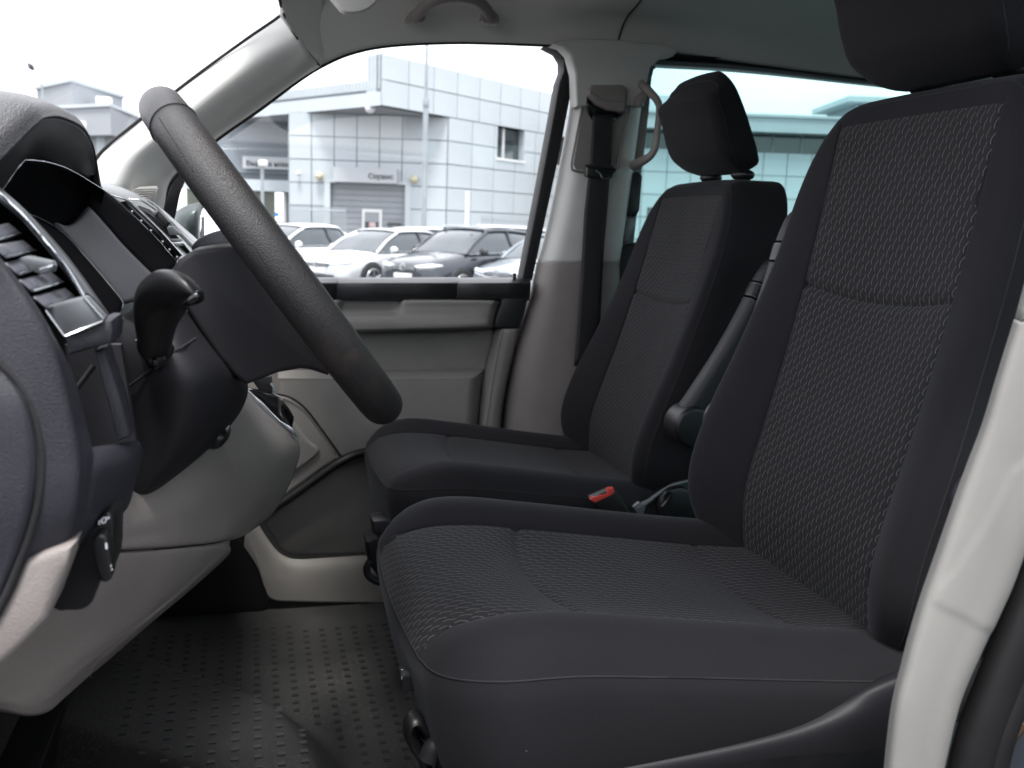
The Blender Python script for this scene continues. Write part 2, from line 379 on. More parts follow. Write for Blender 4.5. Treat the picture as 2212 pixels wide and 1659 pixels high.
def make_seat(T, Y0, dx, dz, recl, drv):
    """cushion, backrest and headrest, all in driver seat coordinates then moved"""
    CYc = .925
    def W_(x, y, z):    # to world
        x = x+dx+recl*np.maximum(z-1.02, 0); return np.stack([x, y-CYc+Y0, z+dz], -1)
    # ---- cushion
    Lx, Wy, H = .58, .47, .145
    bi = .135/(Wy/2-.032)
    s1, s2 = (.31-.145)/.58*2-1, (.555-.145)/.58*2-1
    As = lat(56, [s1, s2]); Bs = lat(48, [bi, -bi])
    par, faces, cls, plan, lev = pillow(Lx, Wy, H, .032, .075, As, Bs, zs_extra=7)
    zt = key([(0, 1.070), (.03, 1.083), (.06, 1.090), (.10, 1.090), (.18, 1.080), (.30, 1.062), (.42, 1.045), (.50, 1.036), (.62, 1.03)])
    zb = key([(0, .935), (.06, .94), (.2, .955), (.45, .97), (.62, .985)])
    def cush(a, b, z, ins):
        a, b, z, ins = (np.asarray(q, float) for q in (a, b, z, ins))
        x, y = plan(a, b, ins); xl = x+Lx/2
        # slight taper towards the back and crown
        t = z/H
        zz = zb(xl)+(zt(xl)-zb(xl))*t
        ay = np.abs(y); tt = np.clip(t, 0, 1)**3
        bol = np.where(ay > .135, .019*np.sin(np.clip((ay-.135)/.098, 0, 1)*PI), -.012*(1-(ay/.135)**2))
        fl = np.clip(xl/.10, 0, 1); fl = fl*fl*(3-2*fl)
        zz = zz+tt*(bol*(.35+.65*fl)*(ay > .135)+bol*fl*(ay <= .135))
        zz -= tt*.0022*g1(ay-.135, .0017)
        ins_ = (ay < .135)
        x1 = .165; x2 = .410
        x = x+ins_*(.022*g1(xl-x1, .07)+.012*g1(xl-x2, .07))*((ay/.135)**2-1)*tt
        zz -= tt*ins_*(.0042*g1(xl-x1, .004)+.0042*g1(xl-x2, .004))
        zz += tt*ins_*.009*np.clip((xl-x2)/.09, 0, 1)*(1-(ay/.135)**4)
        zz += tt*ins_*(1-(ay/.135)**4)*(.007*np.sin(np.clip(xl/x1, 0, 1)*PI)**.8+.004*np.sin(np.clip((xl-x1)/(x2-x1), 0, 1)*PI))
        # front face bows outwards and slopes back going down
        bow = np.clip(1-(xl/.12), 0, 1)*(.018*(1-(y/.235)**2)-.030*(1-t)**1.3)
        side = np.clip(ay-.15, 0, .085)/.085
        y = y+np.sign(y)*side*(.010*np.sin(t*PI)-.004*(1-t))
        return W_(x+Lx/2+.150-bow, y+CYc, zz)
    V = cush(par[:, 0], par[:, 1], par[:, 2], par[:, 3])
    # texture coords: lateral, and run along the cushion then down the front
    px_, py_ = plan(par[:, 0], par[:, 1], par[:, 3])
    drop = np.where(par[:, 0] <= -.999, H-par[:, 2], 0)
    uv = np.stack([py_, px_+Lx/2-drop], 1)
    zseam = H-.016
    sel = []
    for f, c in zip(faces, cls):
        b = np.mean(par[f, 1]*(Wy/2-par[f, 3])); zc = np.mean(par[f, 2]); a = np.mean(par[f, 0])
        ins_ok = abs(b) < .135
        if c == 'top': sel.append('i' if ins_ok else 'b')
        elif c == 'side':
            if zc < zseam: sel.append('s')
            else: sel.append('i' if (a < -.99 and ins_ok) else 'b')
        else: sel.append('s')
    # shear between front and rear insert pads is cut by the seams; pads are parts
    sel2 = []
    for f, s, c in zip(faces, sel, cls):
        if s == 'i':
            xl = np.mean(px_[f])+Lx/2; ay = abs(np.mean(py_[f]))
            x1 = .165; x2 = .410
            s = 'i1' if (xl < x1 or c == 'side') else ('i2' if xl < x2 else 'i3')
        sel2.append(s)
    split('cushion', V, faces, sel2, [('cushion_pad', INSERT, 'i1'), ('cushion_pad', INSERT, 'i2'), ('cushion_pad', INSERT, 'i3'),
          ('cushion_bolster', BOLSTER, 'b'), ('cushion_skirt', BOLSTER, 's')], uv, T)
    # stitched piping where skirt meets top
    path = []
    for a in np.linspace(1, -1, 50): path.append((a, -1))
    for b in np.linspace(-1, 1, 50)[1:]: path.append((-1, b))
    for a in np.linspace(-1, 1, 50)[1:]: path.append((a, 1))
    path = np.array(path); q = cush(path[:, 0], path[:, 1], np.full(len(path), zseam), np.full(len(path), .0043))
    tube('seam', q, .0010, SEAM, T, n=6)
    # ---- backrest
    Lh, Wb, Hb = .628, .50, .125
    z0 = .985
    xf = key([(.98, .640), (1.03, .634), (1.10, .631), (1.2, .647), (1.3, .669), (1.394, .689), (1.507, .710), (1.603, .727), (1.67, .745)])
    hw = key([(0, .220), (.10, .234), (.22, .236), (.33, .222), (.45, .207), (.56, .199), (.62, .197), (.64, .196)])
    sm = (1.394-z0)/Lh*2-1; st = (1.583-z0)/Lh*2-1
    bb = .134/(.25-.030)
    As = lat(70, [sm, st]); Bs = lat(52, [bb, -bb])
    par, faces, cls, plan, lev = pillow(Lh, Wb, Hb, .030, .135, As, Bs, zs_extra=4, rb=.02)
    def back(a, b, z, ins):
        a, b, z, ins = (np.asarray(q, float) for q in (a, b, z, ins))
        h, y = plan(a, b, ins); hh = h+Lh/2
        w_ = hw(hh); ay = np.abs(y); iy = .134
        yy = np.where(ay < iy, ay, iy+(ay-iy)/(.25-iy)*(w_-iy))
        t = np.clip(z/Hb, 0, 1); tt = t**3
        amp = key([(0, .022), (.08, .038), (.2, .042), (.32, .028), (.45, .012), (.56, .006), (.665, .003)])(hh)
        fwd = np.where(ay > iy, amp*np.sin(np.clip((ay-iy)/(.25-iy)/.75, 0, 1)*PI/2), -.012*(1-(ay/iy)**2))
        fwd = fwd-.0022*g1(ay-iy, .0017)*(hh < 1.588-z0)
        sag = .012*(1-(y/iy)**2)
        inn = ay < iy
        fwd = fwd-inn*(.0055*g1(hh-(1.394-z0), .0045)+.002*g1(hh-(1.583-z0), .002))
        fwd = fwd+inn*(1-(ay/iy)**4)*(.006*np.sin(np.clip((hh-.05)/(.36), 0, 1)*PI)+.004*np.sin(np.clip((hh-.41)/(.21), 0, 1)*PI))
        # lumbar bulge + top rounding back
        fwd = fwd+.006*g1(hh-.14, .09)
        zz = z0+hh
        arch = key([(0, 0), (.50, 0), (.58, .008), (.64, .012)])(hh)*(1-(y/.25)**2)
        zz = zz-inn*sag*g1(hh-(1.394-z0), .08)
        x = xf(zz)+(Hb-z)*(1.0)-tt*fwd
        return W_(x, np.sign(y)*yy+CYc, zz+arch)
    V = back(par[:, 0], par[:, 1], par[:, 2], par[:, 3])
    hx, hy = plan(par[:, 0], par[:, 1], par[:, 3])
    uv = np.stack([hy, hx+Lh/2], 1)
    sel = []
    for f, c in zip(faces, cls):
        y = abs(np.mean(par[f, 1]*(.25-par[f, 3]))); z = np.mean(hx[f])+Lh/2+z0; zc = np.mean(par[f, 2])
        sg = 0
        if c == 'top' and y < .134:
            sel.append('i1' if z < 1.394-sg else ('i2' if z < 1.583 else 'b'))
        elif c == 'bottom': sel.append('r')
        elif c == 'side' and zc < Hb-.0088: sel.append('p')
        else: sel.append('b')
    split('back', V, faces, sel, [('backrest_pad', INSERT, 'i1'), ('backrest_pad', INSERT, 'i2'), ('backrest_bolster', BOLSTER, 'b'),
          ('backrest_side', BOLSTER, 'p'), ('backrest_rear', BOLSTER, 'r')], uv, T)
    path = [(a, -1) for a in np.linspace(-1, 1, 70)]+[(1, b) for b in np.linspace(-1, 1, 40)[1:]]+[(a, 1) for a in np.linspace(1, -1, 70)[1:]]
    path = np.array(path); q = back(path[:, 0], path[:, 1], np.full(len(path), Hb-.0088), np.full(len(path), .0088))
    tube('seam', q, .0009, SEAM, T, n=6)
    # ---- headrest
    def Hw(x, y, z): return W_(np.asarray(x)-recl*np.maximum(np.asarray(z)-1.02, 0), y, z)
    hdx = recl*.62
    fx = key([(1.634, .775), (1.640, .752), (1.652, .732), (1.69, .706), (1.72, .696), (1.75, .688), (1.79, .684), (1.812, .700)])
    gx = key([(1.634, .790), (1.645, .806), (1.668, .800), (1.70, .786), (1.76, .758), (1.80, .735), (1.818, .722)])
    As = lat(30, []); Bs = lat(40, [.80, -.80], e=(0, .01, .02))
    par, faces, cls, plan, lev = pillow(.186, .246, .10, .020, .045, As, Bs, zs_extra=3, rb=.018)
    def head(a, b, z, ins):
        a, b, z, ins = (np.asarray(q, float) for q in (a, b, z, ins))
        h, y = plan(a, b, ins); zz = 1.640+(h+.093)
        t = np.clip(z/.10, 0, 1); x = gx(zz-.006)*(1-t)+fx(zz-.006)*t
        bulge = .014*(1-(y/.123)**2)-.008
        x = x-bulge*t+.006*(1-t)*(1-(y/.123)**2)
        x = x+0
        zz = zz-(.010*(y/.123)**2+.030*t-.004)*np.clip((h)/.093, 0, 1)-.004*(1-(y/.123)**2)*np.clip(-h/.093, 0, 1)
        return Hw(x+hdx-(.014 if drv else 0), y+CYc, zz-(.008 if drv else 0))
    V = head(par[:, 0], par[:, 1], par[:, 2], par[:, 3])
    hd = mesh('headrest', V, faces, BOLSTER, T)
    path = [(a, -1) for a in np.linspace(-1, 1, 40)]+[(1, b) for b in np.linspace(-1, 1, 40)[1:]]+[(a, 1) for a in np.linspace(1, -1, 40)[1:]]
    path = np.array(path); q = head(path[:, 0], path[:, 1], np.full(len(path), .078), np.zeros(len(path)))
    tube('seam', q, .0011, SEAM, hd, n=6, local=True)
    for s in (-1, 1):
        p = Hw(np.array(.797+hdx), CYc+s*.066, np.array(1.60)); p2 = Hw(np.array(.775+hdx), CYc+s*.066, np.array(1.66))
        cyl('headrest_post', p, p2, .0055, CHROME, T, n=16, bevel=0)
        pb = Hw(np.array(.797+hdx), CYc+s*.066, np.array(1.638)); pa = pb-np.array([0, 0, .02])
        bm = bmesh.new(); bmesh.ops.create_uvsphere(bm, u_segments=24, v_segments=10, radius=1)
        bmesh.ops.scale(bm, vec=(.022, .027, .012), verts=bm.verts[:]); bmesh.ops.translate(bm, vec=Vector(pb-np.array([0, 0, .004])), verts=bm.verts[:])
        frombm('post_guide', bm, BLACK, T)
    return cush, back, W_
SEAM = mat('dark stitched seam', (.009, .009, .011), .8, grain=('noise', 900, .6))

def armrest(T, base, top, Yc, wid=.045):
    """folded-up armrest along the backrest: tapered padded arm, ribbed roller, round pivot cap"""
    b = np.array([base[0], Yc, base[1]]); t = np.array([top[0], Yc, top[1]]); d = t-b; Ln = np.linalg.norm(d); d /= Ln
    n = np.array([d[2], 0, -d[0]])      # backwards normal
    lat_ = np.array([0, 1, 0.])
    def arm(s0, s1, name, m, grow=0, ribs=False):
        rings = []; ss = np.linspace(s0, s1, 14)
        for k, s in enumerate(ss):
            u = s/Ln
            half = .026-.004*u+grow; w2 = wid/2+grow*.5
            endr = min(1, math.sqrt(max(0, 1-((max(s, Ln-.035)-(Ln-.035))/.0352)**2))+.02) if s > Ln-.035 else 1
            c = b+d*s+n*(.010*math.sin(u*PI)+(.016*max(0, (u-.75)/.25)**2))
            r = []
            for a in np.linspace(0, 2*PI, 24, endpoint=False):
                cx = math.copysign(abs(math.cos(a))**.55, math.cos(a)); sx = math.copysign(abs(math.sin(a))**.55, math.sin(a))
                r.append(c+n*cx*half*endr+lat_*sx*w2*endr)
            rings.append(r)
        v = np.array(rings).reshape(-1, 3); f = []
        for i in range(13):
            for j in range(24): f.append((i*24+j, i*24+(j+1) % 24, (i+1)*24+(j+1) % 24, (i+1)*24+j))
        f += [tuple(range(24))[::-1], tuple(13*24+j for j in range(24))]
        return mesh(name, v, f, m, T, sharp=50)
    arm(0, Ln*.70, 'arm_pad', SOFT2); ro = arm(Ln*.712, Ln*.79, 'height_roller', BLACK, .001)
    arm(Ln*.802, Ln, 'arm_tip', SOFT2)
    # fine ribs on the roller
    for k in range(9):
        s = Ln*(.720+.0075*k); c = b+d*s+n*(.010*math.sin(s/Ln*PI)+(.016*max(0, (s/Ln-.75)/.25)**2))
        pts = []
        for a in np.linspace(0, 2*PI, 20, endpoint=False):
            cx = math.copysign(abs(math.cos(a))**.55, math.cos(a)); sx = math.copysign(abs(math.sin(a))**.55, math.sin(a))
            pts.append(c+n*cx*.0236+lat_*sx*(wid/2+.001))
        tube('rib', pts, .0011, BLACK, ro, n=5, closed=True, local=True)
    pc = b-d*.018+n*.004
    cyl('pivot_cap', pc-lat_*(wid/2+.008), pc+lat_*(wid/2+.004), .037, BLACK, T, n=40, bevel=.008, seg=4)

bx, by = .13, .925
dseat = thing('driver_seat', 'near dark cloth driver seat with patterned centre, closest to the camera', 'car seat', (.42, .925, .62))
cushD, backD, WD = make_seat(dseat, .925, 0, 0, 0, True)
pseat = thing('passenger_seat', 'far dark cloth front passenger seat against the grey door, headrest fully in view', 'car seat', (.52, 1.73, .56))
cushP, backP, WP = make_seat(pseat, 1.73, .078, -.068, .085, False)
# armrests
a_, b_ = P(1582, 888, 1.21), P(1736, 436, 1.21); armrest(dseat, (a_[0], a_[2]), (b_[0], b_[2]), 1.21)
a_, b_ = P(1492, 895, 1.45), P(1684, 546, 1.45); armrest(pseat, (a_[0], a_[2]), (b_[0], b_[2]), 1.45)
a_, b_ = P(1264, 850, 2.0), P(1398, 528, 2.0); armrest(pseat, (a_[0], a_[2]), (b_[0], b_[2]), 2.0, wid=.035)
# pedestals under the cushions
def pedestal(T, x0, x1, y0, y1, z0, z1):
    prism('seat_box', [(x0+.03, y0, z0), (x1, y0, z0), (x1, y0, z1), (x0, y0, z1)], DARKSTEEL, T, depth=y1-y0, world=True, bevel=.008)
pedestal(dseat, .25, .70, .73, 1.12, .60, .97)
pedestal(pseat, .34, .80, 1.54, 1.92, .60, .90)
# driver side valance: shaped plastic cover with the recess and upper lip
surf('side_valance', [
    [(960, 1668, .715), (1200, 1655, .712), (1500, 1603, .708), (1690, 1555, .704), (1800, 1510, .700), (1870, 1475, .695), (1960, 1440, .69)],
    [(965, 1680, .700), (1200, 1668, .695), (1500, 1618, .690), (1700, 1572, .685), (1820, 1525, .680), (1890, 1490, .675), (1990, 1455, .672)],
    [(970, 1720, .690), (1200, 1700, .685), (1500, 1655, .680), (1700, 1615, .675), (1830, 1580, .670), (1920, 1560, .668), (2000, 1550, .666)],
    [(975, 1790, .700), (1200, 1790, .695), (1500, 1760, .690), (1700, 1740, .685), (1830, 1720, .680), (1920, 1700, .676), (2000, 1690, .67)],
], SOFT2, dseat, nu=20, nv=40, th=.004)
prism('valance_recess', [(1290, 1672, .683), (1500, 1650, .681), (1690, 1617, .678), (1800, 1588, .674), (1880, 1585, .672), (1930, 1600, .670), (1930, 1690, .67), (1290, 1700, .683)], BLACK, dseat, depth=.006, bevel=.003)
# front adjustment lever and bracket
q = [P(885, 1585, .80), P(882, 1560, .80), P(893, 1548, .80), P(915, 1556, .80), P(935, 1590, .80), P(940, 1612, .80)]
tube('height_lever', [P(930, 1700, .80), P(915, 1640, .80), P(896, 1610, .80), P(883, 1580, .80), P(888, 1556, .80), P(905, 1554, .80), P(925, 1580, .80), P(940, 1620, .80), P(960, 1680, .80)], .0058, BLACK, dseat, n=12, res=50, flat=((0, 1, 0), 2.2))
prism('lever_face', [(893, 1560, .802), (912, 1562, .802), (935, 1600, .802), (935, 1640, .802), (905, 1610, .802)], GLOSS, dseat, depth=.008, bevel=.002)
tube('release_bar', [P(925, 1640, .78), P(940, 1612, .78), P(960, 1625, .78), P(990, 1668, .77)], .010, SOFT2, dseat, n=12, res=20)
box('bracket', P(868, 1470, .82)-np.array([.0, .0, .012]), P(868, 1470, .82)+np.array([.05, .02, .004]), BLACK, dseat, bevel=.001)
prism('bracket_edge', [(866, 1446, .815), (890, 1446, .815), (890, 1450, .815), (870, 1450, .815), (870, 1468, .815), (866, 1468, .815)], CHROME, dseat, depth=.004, bevel=.0005)
# outer recline wheel
c = P(2178, 1105, .66); cyl('recline_wheel', c, c+np.array([.0, .04, 0]), .036, SOFT, dseat, n=36, bevel=.008, seg=4)
# passenger seat inner hinge cover, wheel, buckle
prism('hinge_cover', [(1368, 1095, 1.50), (1400, 1080, 1.50), (1425, 1060, 1.50), (1450, 1045, 1.50), (1480, 1035, 1.50), (1520, 1040, 1.50), (1520, 1150, 1.50), (1440, 1150, 1.50), (1385, 1150, 1.50), (1385, 1128, 1.50)], BLACK, pseat, depth=.03, bevel=.005)
tube('hinge_lip', [P(1372, 1098, 1.49), P(1400, 1083, 1.49), P(1428, 1062, 1.49), P(1455, 1047, 1.49), P(1490, 1038, 1.49)], [.006, .005, .004, .004, .003], SATIN, pseat, n=8, res=24)
prism('lip_end', [(1367, 1095, 1.485), (1380, 1085, 1.485), (1396, 1092, 1.485), (1390, 1112, 1.485), (1388, 1135, 1.485), (1380, 1130, 1.485), (1378, 1112, 1.485)], SATIN, pseat, depth=.01, bevel=.002)
c = P(1465, 1095, 1.47); cyl('recline_wheel', c, c+np.array([0, .03, 0]), .036, BLACK, pseat, n=36, bevel=.006)
tube('wheel_grip', [P(1432, 1075, 1.465), P(1438, 1064, 1.465), P(1448, 1062, 1.465), P(1442, 1080, 1.465), P(1430, 1095, 1.465)], .004, BLACK, pseat, n=8, res=20)
prism('hinge_cover', [(1490, 1160, 1.16), (1515, 1132, 1.16), (1530, 1140, 1.16), (1545, 1175, 1.16), (1520, 1175, 1.16)], SATIN, dseat, depth=.02, bevel=.002)
bk = thing('belt_buckle', 'black seat belt buckle with red release button beside the far seat', 'belt buckle', P(1320, 1120, 1.44))
prism('housing', [(1276, 1076, 1.44), (1322, 1056, 1.44), (1334, 1062, 1.44), (1372, 1128, 1.44), (1322, 1140, 1.44), (1300, 1110, 1.44)], BLACK, bk, depth=.02, bevel=.003)
prism('release_button', [(1276, 1080, 1.4385), (1279, 1075, 1.4385), (1310, 1066, 1.4385), (1314, 1056, 1.4385), (1325, 1054, 1.4385), (1328, 1062, 1.4385), (1322, 1069, 1.4385), (1284, 1087, 1.4385)], RED, bk, depth=.012, bevel=.0015)

# passenger seat front: slide mechanism and release bar under the cushion
prism('slide_bracket', [(806, 1126, 1.56), (850, 1122, 1.56), (870, 1150, 1.56), (868, 1190, 1.56), (828, 1178, 1.56), (807, 1166, 1.56)], BLACK, pseat, depth=.05, bevel=.004)
prism('slide_rail', [(792, 1172, 1.54), (815, 1160, 1.54), (850, 1170, 1.54), (860, 1320, 1.54), (836, 1300, 1.54), (815, 1245, 1.54), (798, 1220, 1.54)], MATTE, pseat, depth=.06, bevel=.008)
tube('release_bar', [P(800, 1212, 1.53), P(792, 1226, 1.53), P(795, 1242, 1.53), P(806, 1252, 1.53), P(822, 1258, 1.53), P(845, 1262, 1.53)], .0065, BLACK, pseat, n=10, res=30)
# ------------------------------------------------------------------ cabin shell
# headliner
edge = [(692, 141, 2.06), (760, 113, 2.07), (850, 97, 2.08), (1000, 91, 2.09), (1200, 97, 2.09), (1330, 103, 2.09), (1460, 117, 2.09), (1650, 142, 2.09), (1850, 168, 2.09), (2211, 206, 2.09)]
e = np.array([P(*p) for p in edge]); e = np.vstack([e, [3.0, 2.09, 1.84], [4.6, 2.05, 1.82]])
rows = []
for dy, dz, xs in [(0, 0, 0), (-.045, .050, -.035), (-.11, .085, -.07), (-.24, .115, -.09), (-.75, .14, -.09), (-1.25, .115, -.09), (-1.45, .06, -.07), (-1.50, .01, 0)]:
    r = e.copy(); r[:, 1] += dy; r[:, 2] += dz+(0 if dz < .1 else 0)
    k = np.clip((e[:, 2].max()-e[:, 2])*0, 0, 1)
    if dz >= .08:      # level the roof: the front columns rise to the same height as the rest
        r[:, 2] = 1.85+dz+np.minimum(e[:, 2]-1.85, 0)*max(0, .45-(dz-.08)*6)
    r[:3, 0] += xs*np.array([1, .6, .3])
    rows.append([tuple(q) for q in r])
hl = thing('roof_lining', 'grey knitted cloth roof lining curving down to the far side windows', 'headliner', (.8, 1.35, 1.99))
surf('lining', rows, HEADL, hl, nu=60, nv=90, th=.02, world=True)
_cs = cr(np.array([rows[k][5] for k in range(5)]), 40)
tube('lining_seam', _cs[:30]+np.array([0, -.0005, -.0012]), .0018, SEAM, hl, n=6)
# small hem between pillar and lining
tube('lining_seam', [P(612, 30, 1.925), P(622, 52, 1.955), P(650, 95, 1.99), P(690, 142, 2.03)], .0022, SEAM, hl, n=6, res=24)
# front header + visor
surf('front_header', [[(590, -60, 1.86), (640, -70, 1.86), (700, -80, 1.9)], [(604, -10, 1.90), (640, -10, 1.93), (700, -20, 1.97)], [(611, 20, 1.925), (645, 40, 1.965), (705, 60, 2.03)], [(613, 34, 1.93), (650, 92, 1.99), (694, 142, 2.055)]], HEADL, hl, nu=16, nv=12, th=.01)
vs = thing('sun_visor', 'pale folded sun visor peeping in at the top edge above the steering wheel', 'sun visor', P(775, 0, 1.75))
prism('visor_pad', [(690, -30, 1.72), (712, -10, 1.72), (738, 20, 1.72), (752, 26, 1.72), (775, 25, 1.72), (800, 14, 1.72), (830, -14, 1.72), (860, -40, 1.72)], HEADL, vs, depth=.03, bevel=.010, smoothpts=3)
prism('visor_hinge', [(700, -16, 1.73), (716, -4, 1.73), (728, -2, 1.73), (740, -8, 1.73), (740, -30, 1.73)], BEIGE, vs, depth=.02, bevel=.004)
# grab handle on the roof edge
gh = thing('grab_handle', 'curved beige grab handle on the roof lining over the far door window', 'grab handle', P(978, 20, 1.98))
tube('grip', [P(896, 42, 2.01), P(905, 27, 1.995), P(925, 8, 1.97), P(955, -4, 1.955), (P(1000, -6, 1.955)), P(1030, 2, 1.965), P(1050, 22, 1.99), P(1062, 45, 2.01)], [.012, .0125, .012, .011, .011, .012, .0125, .012], BEIGE, gh, n=16, res=50, flat=((0, 1, .2), .8))
prism('handle_foot', [(877, 40, 2.0), (884, 28, 2.0), (900, 14, 2.0), (918, 20, 2.0), (919, 42, 2.0), (912, 49, 2.0), (882, 47, 2.0)], BEIGE, gh, depth=.03, bevel=.004)
prism('handle_foot', [(1041, 44, 2.0), (1044, 24, 2.0), (1062, 16, 2.0), (1078, 34, 2.0), (1080, 46, 2.0), (1074, 52, 2.0), (1046, 50, 2.0)], BEIGE, gh, depth=.03, bevel=.004)

# A pillar trim, far side
ap = thing('windscreen_pillar', 'smooth pale grey windscreen pillar trim sloping behind the steering wheel', 'pillar trim', P(400, 250, 1.95))
surf('pillar_trim', [
    [(165, 430, 2.055), (225, 450, 1.985), (285, 470, 2.02), (322, 495, 2.06), (335, 520, 2.10)],
    [(208, 342, 2.055), (265, 358, 1.985), (320, 385, 2.02), (347, 420, 2.06), (354, 448, 2.10)],
    [(252, 303, 2.055), (305, 315, 1.985), (352, 340, 2.02), (369, 374, 2.06), (373, 382, 2.10)],
    [(330, 238, 2.055), (385, 255, 1.985), (430, 288, 2.02), (447, 305, 2.05), (459, 306, 2.09)],
    [(430, 160, 2.055), (475, 180, 1.985), (520, 222, 2.015), (545, 238, 2.05), (558, 236, 2.09)],
    [(530, 88, 2.055), (570, 112, 1.985), (605, 158, 2.01), (625, 180, 2.04), (637, 178, 2.08)],
    [(613, 31, 2.055), (638, 65, 1.985), (662, 108, 1.99), (684, 136, 2.02), (693, 143, 2.06)]], PILLAR, ap, nu=44, nv=30, th=.006)
tube('glass_seal', [P(165, 428, 2.05), P(208, 341, 2.05), P(290, 268, 2.05), P(420, 166, 2.05), P(530, 86, 2.03), P(609, 30, 1.96), P(606, 10, 1.92), P(596, -30, 1.88)], .0032, RUBBER, ap, n=8, res=60)
tube('door_seal', [P(335, 520, 2.12), P(350, 452, 2.12), P(374, 386, 2.115), P(460, 308, 2.11), P(560, 237, 2.10), P(638, 179, 2.09), P(694, 143, 2.07), P(762, 114, 2.08), P(850, 98, 2.09), P(1000, 92, 2.10), P(1190, 98, 2.10)], .0045, RUBBER, ap, n=8, res=80)
# tweeter grille at the pillar's foot
tg = prism('tweeter_grille', [(283, 413, 1.992), (300, 404, 1.992), (338, 402, 2.005), (341, 407, 2.005), (333, 440, 2.005), (326, 447, 2.005)], PILLAR, ap, depth=.01, bevel=.002)
for k in range(9):
    y = 408+k*4.6; x0 = 287+max(0, (k-1))*4.6; x1 = 337-k*1.1
    tube('grille_bar', [P(x0, y+1.4, 1.989), P(x1, y, 2.002)], .0011, BEIGE_DOOR, tg, n=5, local=True)

# B pillar trim, far side
bp_ = thing('centre_pillar', 'tall beige centre pillar trim between the far door window and rear window', 'pillar trim', P(1270, 500, 2.1))
flare = prism('pillar_top', [(1196, 95, 2.045), (1215, 87, 2.045), (1260, 83, 2.045), (1340, 86, 2.045), (1440, 97, 2.045), (1460, 103, 2.045), (1464, 112, 2.045), (1455, 121, 2.045), (1428, 126, 2.045), (1405, 146, 2.045), (1396, 190, 2.045), (1392, 230, 2.045), (1245, 230, 2.045), (1243, 160, 2.045), (1232, 118, 2.045), (1216, 101, 2.045)], PILLAR, bp_, depth=.05, bevel=.010, seg=4)
def brow(y, l, r, top=False):
    w_ = r-l
    return [(l-1, y, 2.155), (l+8, y, 2.10), (l+w_*.20, y, 2.062), (l+w_*.4, y, 2.052), (l+w_*.7, y, 2.052), (l+w_*.9, y, 2.062), (r-2, y, 2.085), (r+1, y, 2.14)]
surf('upper_trim', [brow(120, 1234, 1400), brow(180, 1236, 1393), brow(260, 1226, 1382), brow(350, 1210, 1370), brow(450, 1190, 1356), brow(520, 1174, 1345), brow(568, 1160, 1337)], PILLAR, bp_, nu=36, nv=30, th=.004)
surf('lower_trim', [[(a_, b_, c_+.006) for a_, b_, c_ in brow(556, 1164, 1338)], [(a_, b_, c_+.004) for a_, b_, c_ in brow(568.5, 1160, 1337)], brow(570, 1159, 1337), brow(620, 1148, 1338), brow(690, 1130, 1340), brow(760, 1110, 1345), brow(830, 1096, 1350), brow(900, 1087, 1350), brow(970, 1084, 1350), brow(1080, 1083, 1350)], BEIGE, bp_, nu=36, nv=30, th=.004)
# retractor recess, guide, belt
def loop(name, pts, r, m, par, res=80, **k): return tube(name, pts, r, m, par, n=8, res=res, closed=True, **k)
loop('recess_rim', [P(*p, 2.050) for p in [(1272, 176), (1310, 173), (1350, 174), (1365, 188), (1362, 215), (1352, 275), (1336, 345), (1330, 366), (1290, 372), (1245, 370), (1234, 360), (1240, 320), (1255, 240), (1263, 190)]], .0028, BEIGE_DOOR, bp_)
prism('recess_panel', [(1272, 180, 2.050), (1350, 178, 2.050), (1361, 190, 2.050), (1348, 275, 2.050), (1328, 364, 2.050), (1245, 366, 2.050), (1238, 356, 2.050), (1258, 240, 2.050)], BEIGE_DOOR, bp_, depth=.004, bevel=.001)
prism('guide_cover', [(1273, 190, 2.035), (1280, 183, 2.035), (1345, 183, 2.035), (1355, 190, 2.035), (1355, 214, 2.035), (1350, 238, 2.035), (1340, 243, 2.035), (1312, 237, 2.035), (1288, 224, 2.035), (1271, 205, 2.035)], BEIGE, bp_, depth=.02, bevel=.006, seg=3)
prism('guide_lip', [(1271, 205, 2.026), (1274, 194, 2.026), (1285, 203, 2.026), (1310, 216, 2.026), (1352, 220, 2.026), (1350, 239, 2.026), (1340, 243, 2.026), (1312, 238, 2.026), (1288, 225, 2.026)], BEIGE, bp_, depth=.02, bevel=.005, seg=3)
prism('belt_slot', [(1268, 208, 2.043), (1290, 226, 2.043), (1312, 240, 2.043), (1340, 246, 2.043), (1348, 244, 2.043), (1340, 252, 2.043), (1328, 262, 2.043), (1324, 268, 2.043), (1282, 264, 2.043), (1270, 245, 2.043), (1266, 225, 2.043)], GLOSS, bp_, depth=.006, bevel=.002)
sb = thing('seat_belt', 'black seat belt webbing hanging down the far centre pillar', 'seat belt', P(1290, 400, 2.03))
def strap(name, pts, m, par, th=.0016, world=False):
    L_ = [(a[0], a[1], a[4]) for a in pts]; R_ = [(a[2], a[3], a[4]) for a in pts]
    Mn = [((a[0]+a[2])/2, (a[1]+a[3])/2, a[4]-.0012) for a in pts]
    return surf(name, [L_, Mn, R_], m, par, nu=7, nv=40, th=th)
strap('webbing', [(1280, 246, 1325, 250, 2.034), (1277, 300, 1322, 300, 2.030), (1271, 375, 1317, 375, 2.022), (1262, 460, 1311, 460, 2.018), (1256, 560, 1303, 560, 2.012), (1248, 680, 1297, 680, 2.000), (1240, 790, 1292, 800, 1.992)], WEB, sb)
strap('webbing', [(1284, 262, 1318, 262, 2.038), (1280, 330, 1314, 330, 2.036), (1276, 420, 1306, 420, 2.034)], WEB, sb)
cl_ = box('slider_clip', P(1267, 382, 2.008), P(1325, 358, 2.008)+np.array([0, .02, 0]), BLACK, sb, bevel=.003)
